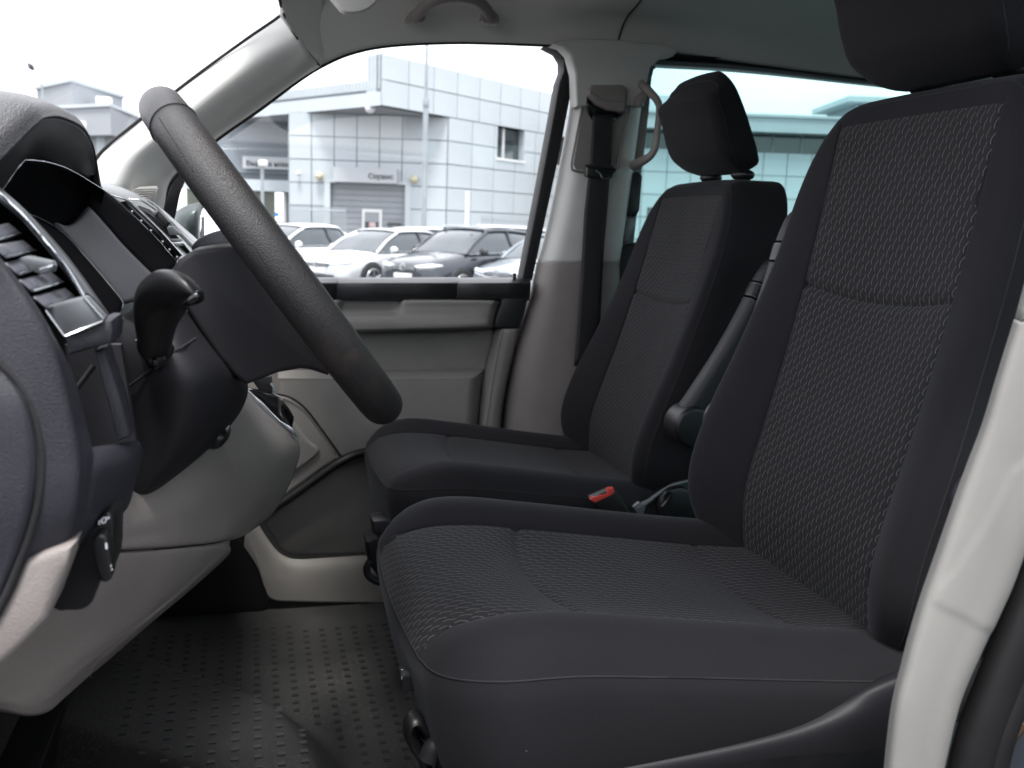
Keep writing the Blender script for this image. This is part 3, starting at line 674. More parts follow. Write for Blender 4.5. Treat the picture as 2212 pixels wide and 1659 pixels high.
tube('clip_wire', [P(1264, 358, 2.004), P(1290, 362, 2.0), P(1327, 366, 2.004), P(1320, 374, 2.0), P(1300, 370, 1.998), P(1288, 366, 1.998)], .0030, BLACK, cl_, n=8, res=30, local=True)
tube('clip_wire', [P(1286, 368, 1.996), P(1296, 376, 1.995), P(1302, 386, 1.995), P(1320, 384, 1.996)], .0022, CHROME, cl_, n=8, res=20, local=True)
ph = thing('grab_handle', 'vertical beige grab handle on the edge of the far centre pillar', 'grab handle', P(1420, 260, 2.0))
tube('grip', [P(1368, 358, 2.06), P(1385, 349, 2.02), P(1403, 338, 1.99), P(1415, 318, 1.98), P(1420, 280, 1.98), P(1424, 236, 1.98), P(1418, 216, 1.98), P(1404, 200, 1.99), P(1390, 187, 2.02), P(1384, 180, 2.05)], [.012, .011, .0085, .008, .0075, .0075, .008, .009, .010, .008], BEIGE, ph, n=14, res=60, flat=((0, 1, 0), 1.25))
prism('handle_foot', [(1376, 215, 2.02), (1382, 203, 2.02), (1394, 196, 2.02), (1400, 205, 2.02), (1395, 218, 2.02), (1380, 230, 2.02)], BEIGE, ph, depth=.04, bevel=.004)

# far rear window: frame, seal, glass
rw = thing('rear_side_window', 'long green tinted far side window behind the centre pillar', 'window', (1.4, 2.13, 1.5))
surf('header_trim', [[(1405, 119, 2.086), (1600, 128, 2.086), (1850, 162, 2.086), (2260, 205, 2.086)], [(1405, 128, 2.10), (1600, 143, 2.10), (1850, 176, 2.10), (2260, 216, 2.10)]], RUBBER, rw, nu=6, nv=20, th=.01)
surf('window_frame', [
    [(1395, 130, 2.09), (1600, 146, 2.09), (1850, 176, 2.09), (2260, 222, 2.09)],
    [(1402, 141, 2.10), (1600, 153, 2.10), (1850, 181, 2.10), (2260, 226, 2.10)],
    [(1410, 147, 2.14), (1600, 158, 2.14), (1850, 184, 2.14), (2260, 230, 2.14)]], SATIN, rw, nu=10, nv=20, th=.01)
prism('window_frame', [(1426, 141, 2.125), (1413, 150, 2.125), (1408, 168, 2.125), (1402, 240, 2.125), (1390, 340, 2.125), (1365, 560, 2.125), (1330, 560, 2.125), (1384, 180, 2.125), (1392, 140, 2.125), (1405, 130, 2.125)], SATIN, rw, depth=.02, bevel=.003)
prism('frame_column', [(1378, 200, 2.10), (1403, 205, 2.10), (1396, 290, 2.10), (1386, 365, 2.10), (1370, 365, 2.10)], BEIGE, rw, depth=.03, bevel=.005)
c0 = P(1408, 130, 2.15)
def quad(name, pts, m, par, th=.004):
    n = np.cross(pts[1]-pts[0], pts[2]-pts[0]); n /= np.linalg.norm(n)
    return prism(name, pts, m, par, depth=th, axis=n, bevel=0, world=True)
quad('pane', [np.array([c0[0]-.12, 2.15, 1.26]), np.array([4.3, 2.15, 1.26]), np.array([4.3, 2.15, 1.88]), np.array([c0[0]-.02, 2.15, 1.88])], TINT, rw)
prism('window_ledge', [(1330, 545, 2.115), (1356, 528, 2.115), (1392, 520, 2.115), (1500, 525, 2.115), (1900, 540, 2.115), (1900, 640, 2.115), (1330, 640, 2.115)], BLACK, rw, depth=.03, bevel=.004)
bo = prism('belt_guide', [(1354, 372, 2.09), (1384, 372, 2.09), (1389, 380, 2.09), (1383, 455, 2.09), (1376, 468, 2.09), (1343, 466, 2.09)], BLACK, rw, depth=.03, bevel=.008)
prism('guide_foot', [(1344, 470, 2.10), (1376, 470, 2.10), (1372, 490, 2.10), (1358, 522, 2.10), (1340, 524, 2.10)], SATIN, rw, depth=.02, bevel=.004)

# hidden parts of the van body that close the cabin
vb = thing('van_body', 'grey painted van shell around the cabin, seen at the lower right corner', 'van', (1.5, 1.3, .4))
PAINT = mat('grey blue metallic paint', (.10, .115, .14), .3, metal=.4, coat=.6, var=(5, .15))
box('side_panel', (.66, 2.16, .35), (4.6, 2.20, 1.265), PAINT, vb)
box('side_panel', (-1.0, 2.19, .35), (.66, 2.22, 1.28), PAINT, vb)
box('side_panel', (.62, .36, .35), (4.6, .40, 1.25), PAINT, vb)
box('roof_rail', (.62, .36, 1.80), (4.6, .44, 1.95), PAINT, vb)
box('roof_panel', (-.05, .40, 2.055), (4.62, 2.12, 2.075), PAINT, vb)
box('rear_panel', (4.58, .40, .35), (4.62, 2.18, 1.2), PAINT, vb)
box('hinge_panel', (-.95, .46, .30), (-.20, .52, 1.24), PAINT, vb)
od = thing('added_driver_door', 'unseen open driver door added beside the camera to shade the cabin', 'car door', (-.27, .40, .35))  # out of view, added to block low light from the front left
box('door_panel', (-.9, .34, .36), (-.27, .40, 1.26), PAINT, od)
box('door_trim', (-.88, .40, .38), (-.28, .43, 1.24), BEIGE_DOOR, od)
for _o in list(od.children):
    _o.matrix_parent_inverse = Matrix.LocRotScale(od.location, None, None).inverted()
od.rotation_euler = (0, 0, math.radians(62))
box('bulkhead', (-.82, .44, .35), (-.78, 2.18, 1.30), PAINT, vb)
box('underbody', (-.95, .36, .30), (4.62, 2.2, .52), DARKSTEEL, vb)
quad('pane', [np.array([.7, .40, 1.25]), np.array([4.5, .40, 1.25]), np.array([4.5, .40, 1.80]), np.array([.7, .40, 1.80])], TINT, vb)
quad('pane', [np.array([4.6, .45, 1.2]), np.array([4.6, 2.1, 1.2]), np.array([4.6, 2.1, 1.82]), np.array([4.6, .45, 1.82])], TINT, vb)
# windscreen
ws = thing('windscreen', 'clear windscreen in front of the dashboard, upper left of the view', 'window', (-.5, 1.3, 1.5))
quad('pane', [np.array([-1.02, .46, 1.28]), np.array([-1.02, 2.10, 1.28]), np.array([.055, 1.99, 1.905]), np.array([.055, .57, 1.905])], GLASS, ws)

# ------------------------------------------------------------------ near centre pillar (driver side)
nb = thing('centre_pillar', 'near pale beige centre pillar trim cutting the lower right corner', 'pillar trim', P(2050, 1300, .48))
NBL = [(2206, 690), (2189, 745), (2152, 838), (2120, 915), (2089, 997), (2060, 1075), (2033, 1153), (2008, 1225), (1983, 1297), (1962, 1368), (1945, 1434), (1923, 1528), (1908, 1659), (1900, 1760)]
NBL[0] = (2200, 640); NBL[1] = (2189, 690); NBL[2] = (2152, 809)
NBR = [(2330, 640), (2330, 700), (2300, 850), (2275, 930), (2268, 1010), (2248, 1085), (2226, 1150), (2206, 1210), (2182, 1275), (2150, 1345), (2118, 1415), (2074, 1520), (2040, 1659), (2022, 1760)]
rows = []
for (a, y), (b, y2) in zip(NBL, NBR):
    w_ = b-a
    rows.append([(a+5, y, .560), (a, y, .508), (a+w_*.04, y+w_*.01, .482), (a+w_*.12, y+w_*.04, .472), (a+w_*.33, y+(y2-y)*.33, .4675), (a+w_*.62, y+(y2-y)*.62, .4655), (a+w_*.94, y2, .466), (b, y2, .480), (b-4, y2, .53)])
surf('lower_trim', rows[1:], BEIGE_LIGHT, nb, nu=190, nv=90, th=.004)
surf('upper_trim', [[(p[0]+24, p[1]-75, p[2]) for p in rows[0]], [(p[0]+2, p[1]-2, p[2]) for p in rows[1]]], BEIGE_LIGHT, nb, nu=6, nv=40, th=.004, lin_u=True)
# embossed field on the trim
_po = np.array([(2300, 930), (2235, 975), (2185, 1020), (2128, 1130), (2060, 1235), (2020, 1274), (2014, 1298), (2035, 1313), (2075, 1331), (2118, 1356), (2400, 1450), (2400, 900)], float)
_lt = nb.children[0].data
_co = np.zeros(len(_lt.vertices)*3); _lt.vertices.foreach_get('co', _co); _co = _co.reshape(-1, 3)
_q = _co-CAM; _k = _q@_d; _pp = np.stack([CX+FPX*(_q@_r)/_k, CY-FPX*(_q@_u)/_k], 1)
def poly_sdf(p, poly):
    out = np.zeros(len(p))
    for i in range(0, len(p), 2000):
        x = p[i:i+2000, None, :]; a = poly[None]; b = np.roll(poly, -1, 0)[None]; ab = b-a
        t = np.clip(((x-a)*ab).sum(-1)/(ab**2).sum(-1), 0, 1); dd_ = np.linalg.norm(x-(a+ab*t[..., None]), axis=-1).min(1)
        c = ((a[..., 1] > x[..., 1]) != (b[..., 1] > x[..., 1])) & (x[..., 0] < (b[..., 0]-a[..., 0])*(x[..., 1]-a[..., 1])/(b[..., 1]-a[..., 1]+1e-12)+a[..., 0])
        out[i:i+2000] = np.where(c.sum(1) % 2 == 1, -dd_, dd_)
    return out
_s = np.clip((12-poly_sdf(_pp, _po))/24, 0, 1); _s = _s*_s*(3-2*_s)
_co[:, 1] -= .0008*_s; _lt.vertices.foreach_set('co', _co.ravel()); _lt.update()
tube('door_seal', [P(2340, 960, .50), P(2300, 1130, .51), P(2255, 1245, .51), P(2206, 1360, .51), P(2160, 1470, .51), P(2118, 1580, .51), P(2098, 1659, .51), P(2082, 1760, .51)], .0175, RUBBER, nb, n=20, res=60, flat=((0, 1, 0), .8))
tube('door_seal', [P(2365, 1060, .497), P(2275, 1290, .507), P(2228, 1400, .507), P(2186, 1500, .507), P(2150, 1600, .507), P(2130, 1700, .507), P(2122, 1760, .507)], .0125, RUBBER, nb, n=16, res=60)
surf('sill_paint', [[(2185, 1380, .55), (2170, 1500, .55), (2130, 1640, .55), (2110, 1780, .55)], [(2300, 1380, .54), (2300, 1500, .54), (2300, 1640, .54), (2300, 1780, .54)]], PAINT, nb, nu=8, nv=12, th=.003)
surf('sill_reflection', [[(2212, 1560, .546), (2190, 1580, .546), (2165, 1620, .546)], [(2212, 1578, .545), (2196, 1600, .545), (2172, 1640, .545)]], mat('brown reflection on paint', (.12, .075, .05), .3), nb, nu=5, nv=8, th=.001)  # thin brown sheet standing in for a reflection on the sill paint
# ------------------------------------------------------------------ far front door
dr = thing('passenger_door', 'far front door with grey beige inner panel below its open view window', 'car door', P(900, 800, 2.12))
DB = 2.125
# base sheet of the inner panel
prism('inner_panel', [(300, 612, DB), (1144, 606, DB), (1122, 705, DB), (1100, 790, DB), (1084, 870, DB), (1079, 930, DB), (1076, 1000, DB), (1070, 1230, DB), (1040, 1330, DB), (560, 1330, DB), (500, 1150, DB), (300, 1150, DB)], BEIGE_DOOR, dr, depth=.03, bevel=.004)
# belt rail
def rail(name, x0, x1, m, ytop=613, ybot=646):
    a = [P(x0, ytop, 2.068), P(x1, ytop-1, 2.068)]
    prof = [(2.072, 0.0), (2.068, .006), (2.062, .020)]
    def pr_(x, d): return [P(x, 599.5-d, 2.15), P(x, 603-d, 2.105), P(x, 609-d, 2.079), P(x, 611.5-d, 2.071), P(x, 615-d, 2.068), P(x-.5, 622-d, 2.067), P(x-1, 634-d, 2.068), P(x-2, 643, 2.071), P(x-2, 647, 2.076), P(x-2, ybot+4, 2.11)]
    pts0, pts1 = pr_(x0, 0), pr_(x1, .8)
    return surf(name, [[tuple(p) for p in pts0], [tuple(p) for p in pts1]], m, dr, nu=4, nv=50, th=.003, world=True, lin_u=True)
RAIL = mat('charcoal door rail plastic', (.020, .021, .023), .38, spec=.5, var=(18, .12), grain=('leather', 900, .35))
rail('belt_rail', 560, 728, RAIL); rail('belt_rail', 728.8, 987, RAIL); rail('belt_rail', 987.8, 1146, RAIL)
prism('sill_slot', [(764, 606.5, 2.092), (775, 603.5, 2.098), (880, 603.5, 2.098), (896, 606, 2.092)], GLOSS, dr, depth=.006, bevel=.001)
cyl('lock_pin', P(1111, 606, 2.10), P(1111, 590, 2.10), .0042, BLACK, dr, n=16, bevel=.001)
cyl('pin_collar', P(1111, 606, 2.10), P(1111, 603.5, 2.10), .009, BLACK, dr, n=20, bevel=.0008)
# dark end of the rail
prism('rail_end', [(1083, 640, 2.072), (1146, 612, 2.072), (1141, 640, 2.072), (1121, 709, 2.072), (1068, 709, 2.072), (1070, 690, 2.072), (1082, 655, 2.072)], RAIL, dr, depth=.05, bevel=.006)
# armrest panel with grip recess
arm_t = [(700, 648), (1075, 648), (1083, 652), (1081, 664), (1068, 708), (900, 713), (768, 718), (700, 720)]
surf('armrest_panel', [
    [(690, 647, 2.10), (730, 647, 2.10), (738, 647, 2.10), (752, 647, 2.10), (800, 647, 2.10), (860, 647, 2.10), (872, 647, 2.10), (885, 647, 2.10), (960, 647, 2.10), (1050, 648, 2.10), (1072, 649, 2.10), (1082, 652, 2.105)],
    [(690, 649, 2.070), (726, 649, 2.070), (736, 649, 2.076), (750, 649, 2.098), (800, 649, 2.102), (857, 649, 2.098), (872, 649, 2.072), (885, 649, 2.066), (960, 649, 2.064), (1050, 650, 2.064), (1070, 652, 2.070), (1080, 656, 2.10)],
    [(690, 665, 2.067), (720, 665, 2.067), (731, 665, 2.074), (746, 664, 2.092), (800, 664, 2.096), (852, 664, 2.090), (868, 664, 2.070), (885, 664, 2.064), (960, 664, 2.062), (1045, 664, 2.062), (1064, 664, 2.070), (1077, 664, 2.10)],
    [(690, 678, 2.064), (716, 678, 2.064), (726, 677, 2.066), (742, 676, 2.072), (800, 676, 2.074), (850, 676, 2.072), (866, 677, 2.064), (885, 678, 2.062), (960, 678, 2.060), (1040, 678, 2.060), (1062, 680, 2.070), (1074, 680, 2.10)],
    [(690, 688, 2.056), (716, 688, 2.056), (726, 688, 2.056), (745, 687, 2.056), (800, 687, 2.056), (850, 687, 2.056), (866, 687, 2.056), (885, 687, 2.056), (960, 687, 2.056), (1040, 687, 2.058), (1060, 690, 2.070), (1071, 692, 2.10)],
    [(690, 704, 2.052), (716, 704, 2.052), (726, 704, 2.052), (745, 704, 2.052), (800, 704, 2.052), (850, 704, 2.052), (866, 704, 2.052), (885, 704, 2.052), (960, 703, 2.052), (1040, 700, 2.054), (1058, 698, 2.068), (1069, 700, 2.10)],
    [(690, 716, 2.060), (716, 716, 2.060), (726, 716, 2.060), (745, 716, 2.060), (800, 715, 2.060), (850, 713, 2.060), (866, 713, 2.060), (885, 712, 2.060), (960, 711, 2.062), (1040, 708, 2.064), (1056, 707, 2.075), (1066, 708, 2.10)],
    [(690, 720, 2.110), (716, 720, 2.110), (726, 720, 2.110), (745, 720, 2.110), (800, 719, 2.110), (850, 717, 2.110), (866, 717, 2.110), (885, 716, 2.110), (960, 715, 2.110), (1040, 712, 2.110), (1056, 711, 2.110), (1064, 710, 2.115)]], BEIGE_DOOR, dr, nu=50, nv=90, th=.003)
# lower pad, raised, with chamfered top and right
surf('lower_pad', [
    [(600, 799, 2.120), (800, 800, 2.120), (900, 800, 2.120), (1000, 799, 2.120), (1044, 798, 2.120), (1046, 798, 2.124)],
    [(600, 801, 2.108), (800, 802, 2.108), (900, 802, 2.108), (1000, 801, 2.108), (1040, 800, 2.110), (1045, 800, 2.122)],
    [(600, 815, 2.076), (800, 817, 2.076), (900, 817, 2.076), (990, 816, 2.076), (1024, 815, 2.082), (1041, 812, 2.118)],
    [(600, 824, 2.073), (800, 825, 2.073), (900, 825, 2.073), (990, 824, 2.073), (1021, 824, 2.079), (1040, 824, 2.118)],
    [(600, 870, 2.072), (800, 870, 2.072), (900, 870, 2.072), (990, 870, 2.072), (1018, 870, 2.078), (1036, 870, 2.118)],
    [(600, 930, 2.072), (800, 930, 2.072), (900, 930, 2.072), (985, 930, 2.072), (1014, 930, 2.078), (1031, 930, 2.118)],
    [(600, 992, 2.075), (800, 985, 2.075), (900, 985, 2.075), (980, 985, 2.075), (1010, 985, 2.080), (1028, 985, 2.118)]], BEIGE_DOOR, dr, nu=50, nv=60, th=.003)
# right frame strip
surf('edge_strip', [
    [(1066, 711, 2.120), (1083, 711, 2.075), (1088, 711, 2.072), (1104, 711, 2.072), (1120, 711, 2.085), (1121, 711, 2.13)],
    [(1046, 800, 2.120), (1064, 800, 2.075), (1070, 800, 2.072), (1086, 800, 2.072), (1099, 800, 2.085), (1101, 800, 2.13)],
    [(1036, 870, 2.120), (1053, 870, 2.075), (1060, 870, 2.072), (1072, 870, 2.072), (1084, 870, 2.085), (1087, 870, 2.13)],
    [(1030, 950, 2.120), (1042, 950, 2.075), (1050, 950, 2.072), (1064, 950, 2.072), (1078, 950, 2.085), (1081, 950, 2.13)],
    [(1026, 1080, 2.120), (1040, 1080, 2.075), (1048, 1080, 2.072), (1062, 1080, 2.072), (1076, 1080, 2.085), (1080, 1080, 2.13)]], BEIGE_DOOR, dr, nu=36, nv=30, th=.003)
# front curve and speaker field
prism('speaker_field', [(480, 855, 2.066), (560, 852, 2.066), (593, 853, 2.066), (624, 860, 2.066), (655, 882, 2.066), (690, 925, 2.066), (735, 990, 2.066), (700, 1012, 2.066), (566, 1112, 2.066), (480, 1170, 2.066)], BEIGE_DOOR, dr, depth=.03, bevel=.010, seg=4)
prism('speaker_cover', [(480, 885, 2.058), (560, 878, 2.058), (600, 886, 2.058), (630, 905, 2.058), (665, 950, 2.058), (690, 975, 2.058), (650, 1010, 2.058), (600, 1040, 2.058), (480, 1120, 2.058)], BEIGE_DOOR, dr, depth=.02, bevel=.006, seg=4, smoothpts=4)
tube('curve_groove', [P(560, 848, 2.063), P(593, 851, 2.063), P(625, 858, 2.063), P(657, 880, 2.063), P(692, 924, 2.063), P(738, 988, 2.063)], .0022, SEAM, dr, n=8, res=50)
# diagonal brow over the map pocket, pocket and step
tube('pocket_brow', [P(555, 1122, 2.055), P(600, 1092, 2.055), P(660, 1050, 2.055), P(710, 1014, 2.055), P(740, 995, 2.055), P(782, 978, 2.06), P(860, 968, 2.07)], [.008, .010, .010, .010, .010, .010, .010], BLACK, dr, n=12, res=50)
prism('map_pocket', [(566, 1118, 2.118), (640, 1066, 2.118), (740, 1000, 2.118), (790, 985, 2.118), (900, 975, 2.118), (940, 1190, 2.118), (788, 1192, 2.118), (650, 1198, 2.118), (628, 1196, 2.118), (608, 1185, 2.118)], BEIGE_DOOR, dr, depth=.004, bevel=.002)
surf('pocket_wall', [
    [(545, 1110, 2.052), (566, 1145, 2.052), (590, 1180, 2.052), (612, 1200, 2.052), (645, 1208, 2.052), (720, 1204, 2.052), (850, 1196, 2.052), (950, 1190, 2.052)],
    [(540, 1120, 2.041), (560, 1155, 2.041), (582, 1190, 2.041), (604, 1214, 2.041), (645, 1226, 2.041), (720, 1222, 2.041), (850, 1212, 2.041), (950, 1206, 2.041)],
    [(530, 1140, 2.037), (550, 1180, 2.037), (566, 1220, 2.037), (590, 1240, 2.037), (645, 1246, 2.037), (720, 1240, 2.037), (850, 1230, 2.037), (950, 1224, 2.037)],
    [(528, 1160, 2.036), (553, 1205, 2.036), (568, 1245, 2.036), (590, 1262, 2.036), (645, 1268, 2.036), (720, 1266, 2.036), (850, 1258, 2.036), (950, 1250, 2.036)],
    [(526, 1180, 2.037), (556, 1225, 2.037), (572, 1270, 2.037), (590, 1296, 2.037), (645, 1300, 2.037), (720, 1302, 2.037), (850, 1304, 2.037), (950, 1306, 2.037)]], BEIGE_DOOR, dr, nu=36, nv=60, th=.004)
# window glass, seal of the door frame
wd = thing('door_window', 'clear side window of the far front door showing the car park', 'window', (.3, 2.17, 1.55))
quad('pane', [np.array([-.45, 2.175, 1.28]), np.array([.75, 2.175, 1.28]), np.array([.80, 2.175, 1.90]), np.array([-.1, 2.175, 1.90])], GLASS, wd)
prism('frame_seal', [(1177, 99, 2.11), (1192, 96, 2.11), (1221, 107, 2.11), (1236, 125, 2.11), (1240, 145, 2.11), (1238, 179, 2.11), (1206, 345, 2.11), (1150, 606, 2.11), (1128, 602, 2.11), (1160, 440, 2.11), (1190, 280, 2.11), (1208, 179, 2.11), (1217, 154, 2.11), (1217, 132, 2.11), (1206, 114, 2.11)], RUBBER, wd, depth=.05, bevel=.004)
# mirror triangle and quarter glass
surf('corner_trim', [[(320, 540, 2.13), (350, 452, 2.13), (375, 390, 2.13), (400, 358, 2.13)], [(352, 545, 2.13), (377, 470, 2.13), (388, 420, 2.13), (402, 384, 2.13)]], RUBBER, wd, nu=8, nv=20, th=.012)
mr = thing('door_mirror', 'dark door mirror housing outside the far front window', 'mirror', P(420, 470, 2.35))
surf('mirror_shell', [
    [(372, 478, 2.32), (376, 462, 2.30), (395, 447, 2.28), (425, 438, 2.28), (452, 436, 2.30)],
    [(372, 490, 2.30), (380, 480, 2.27), (400, 470, 2.25), (425, 462, 2.25), (436, 458, 2.28)],
    [(374, 520, 2.30), (384, 520, 2.27), (404, 516, 2.25), (425, 512, 2.26), (432, 508, 2.28)],
    [(376, 560, 2.32), (386, 560, 2.30), (406, 560, 2.28), (425, 560, 2.28), (434, 560, 2.30)]], mat('dark green grey mirror housing', (.05, .065, .065), .35, var=(20, .1)), mr, nu=20, nv=20, th=.008)
surf('mirror_glass', [[(430, 450, 2.35), (470, 442, 2.39), (512, 442, 2.43)], [(430, 560, 2.28), (470, 560, 2.32), (512, 560, 2.36)]], mat('mirror silver', (.92, .93, .94), .03, metal=1), mr, nu=6, nv=6, th=.004)

# ------------------------------------------------------------------ floor with studded rubber mat
FZ = .58
hump = np.array([(-.42, 1.66), (-.222, 1.758), (-.119, 1.678), (.003, 1.571), (.065, 1.476), (.106, 1.347), (.115, 1.24), (.06, 1.20), (-.05, 1.27), (-.167, 1.36), (-.287, 1.45), (-.42, 1.58)])
hump = cr(hump, 120, closed=True)
def sdf(x, y, poly=hump):
    p = np.stack([x, y], -1)[:, None, :]; a = poly[None]; b = np.roll(poly, -1, 0)[None]
    ab = b-a; t = np.clip(((p-a)*ab).sum(-1)/((ab**2).sum(-1)+1e-12), 0, 1)
    d = np.linalg.norm(p-(a+ab*t[..., None]), axis=-1).min(1)
    c = ((a[..., 1] > p[..., 1]) != (b[..., 1] > p[..., 1])) & (p[..., 0] < (b[..., 0]-a[..., 0])*(p[..., 1]-a[..., 1])/(b[..., 1]-a[..., 1]+1e-12)+a[..., 0])
    return np.where(c.sum(1) % 2 == 1, -d, d)
def floor_z(x, y):
    d = sdf(x, y); s = np.clip((.045-d)/.085, 0, 1); s = s*s*(3-2*s)
    return FZ+.066*s
xs = np.concatenate([np.linspace(-.6, .5, 150), np.linspace(.52, 4.5, 20)]); ys = np.concatenate([np.linspace(.42, 1.15, 30), np.linspace(1.16, 2.16, 150)])
gx_, gy_ = np.meshgrid(xs, ys, indexing='ij'); z = floor_z(gx_.ravel(), gy_.ravel())
ny = len(ys)
MAT = mat('grained charcoal rubber mat', (.037, .0365, .036), .5, spec=.45, var=(7, .28), grain=('leather', 600, .8))
def dusty(m):      # pale trodden-in dust over the mat, thicker in patches
    n = m.node_tree.nodes; l = m.node_tree.links; b = n['Principled BSDF']; src = b.inputs['Base Color'].links[0].from_socket
    t = n.new('ShaderNodeTexCoord'); z1 = n.new('ShaderNodeTexNoise'); z1.inputs['Scale'].default_value = 5; z1.inputs['Detail'].default_value = 4; l.new(t.outputs['Object'], z1.inputs['Vector'])
    z2 = n.new('ShaderNodeTexNoise'); z2.inputs['Scale'].default_value = 170; z2.inputs['Detail'].default_value = 6; z2.inputs['Roughness'].default_value = .75; l.new(t.outputs['Object'], z2.inputs['Vector'])
    def mr(o, a, b_):
        q = n.new('ShaderNodeMapRange'); q.inputs[1].default_value = a; q.inputs[2].default_value = b_; l.new(o, q.inputs[0]); return q.outputs[0]
    k = math_(n, l, 'MULTIPLY', mr(z1.outputs['Fac'], .46, .66), mr(z2.outputs['Fac'], .50, .64))
    mx = n.new('ShaderNodeMix'); mx.data_type = 'RGBA'; l.new(math_(n, l, 'MULTIPLY', k, .55), mx.inputs[0]); l.new(src, mx.inputs[6]); mx.inputs[7].default_value = (.16, .15, .14, 1); l.new(mx.outputs[2], b.inputs['Base Color'])
dusty(MAT)
fl = mesh('floor', np.stack([gx_.ravel(), gy_.ravel(), z], 1), [(i*ny+j, (i+1)*ny+j, (i+1)*ny+j+1, i*ny+j+1) for i in range(len(xs)-1) for j in range(ny-1)], MAT)
fl['kind'] = 'structure'
# raised studs on the hump, sunk studs elsewhere: one shared mesh per kind
def stud_mesh(name, h):
    bm = bmesh.new(); bmesh.ops.create_cube(bm, size=1)
    for v in bm.verts:
        k = .9 if v.co.z > 0 else 1; v.co = Vector((v.co.x*.0122*k, v.co.y*.0092*k, v.co.z*h))
    me = bpy.data.meshes.new(name); bm.to_mesh(me); bm.free(); return me
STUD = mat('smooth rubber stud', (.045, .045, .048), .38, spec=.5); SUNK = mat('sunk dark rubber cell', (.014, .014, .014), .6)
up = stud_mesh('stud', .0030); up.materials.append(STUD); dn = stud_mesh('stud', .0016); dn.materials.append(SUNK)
cand = []
for a in range(-26, 30):
    for b in range(-2, 40):
        x = -.10+a*.034+((b % 2)*.0); y = 1.20+b*.0275
        if not (-.45 < x < .33 and 1.18 < y < 2.06): continue
        cand.append((x, y))
cand = np.array(cand); dd = sdf(cand[:, 0], cand[:, 1]); zz = floor_z(cand[:, 0], cand[:, 1])
def vis(x, y, z):
    q = np.array([x, y, z])-CAM; k = q@_d; px = CX+FPX*(q@_r)/k; py = CY-FPX*(q@_u)/k
    line = 1545-(px-115)*(345/375.) if px > 115 else 1545
    return 250 < px < 885 and 1270 < py < 1665 and py > line-25
n_ = 0
order = sorted(range(len(cand)), key=lambda i: cand[i, 1])
for i in order:
    x, y = cand[i]
    if not vis(x, y, zz[i]) or (-.052 < dd[i] < .0 and False): continue
    if -.012 < dd[i] < .05: continue
    if n_ >= 298: break
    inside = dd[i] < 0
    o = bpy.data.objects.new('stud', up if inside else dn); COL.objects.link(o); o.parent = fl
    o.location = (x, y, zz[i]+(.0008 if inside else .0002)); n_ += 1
    o.rotation_euler = (0, 0, random.uniform(-.02, .02))
# ------------------------------------------------------------------ steering wheel
A0 = P(345, 228, .93); A1 = P(826, 874, .93)
ctr = (A0+A1)/2; up_ = A0-A1; Dm = np.linalg.norm(up_); up_ /= Dm
RT = .0188; RM = Dm/2-.004
wl = thing('steering_wheel', 'dark leather steering wheel with worn rim seen almost edge on', 'steering wheel', ctr)
lat_ = np.array([0, 1., 0]); nrm = np.cross(up_, lat_); nrm /= np.linalg.norm(nrm)
if nrm[0] < 0: nrm = -nrm                    # towards the driver
def rim_pt(t, R=RM): return ctr+R*(math.cos(t)*up_+math.sin(t)*lat_)
def rimseg(name, t0, t1, m, n=90, rt=RT):
    ts = np.linspace(t0, t1, n); v = []
    for t in ts:
        c = rim_pt(t); rad = (math.cos(t)*up_+math.sin(t)*lat_)
        for a in np.linspace(0, 2*PI, 32, endpoint=False):
            v.append(c+rt*(math.cos(a)*rad*.98+math.sin(a)*nrm*1.04))
    f = []
    for i in range(n-1):
        for j in range(32): f.append((i*32+j, i*32+(j+1) % 32, (i+1)*32+(j+1) % 32, (i+1)*32+j))
    f += [tuple(range(32)), tuple((n-1)*32+j for j in range(32))]
    return mesh(name, v, [q[::-1] for q in f], m, wl, sharp=55)
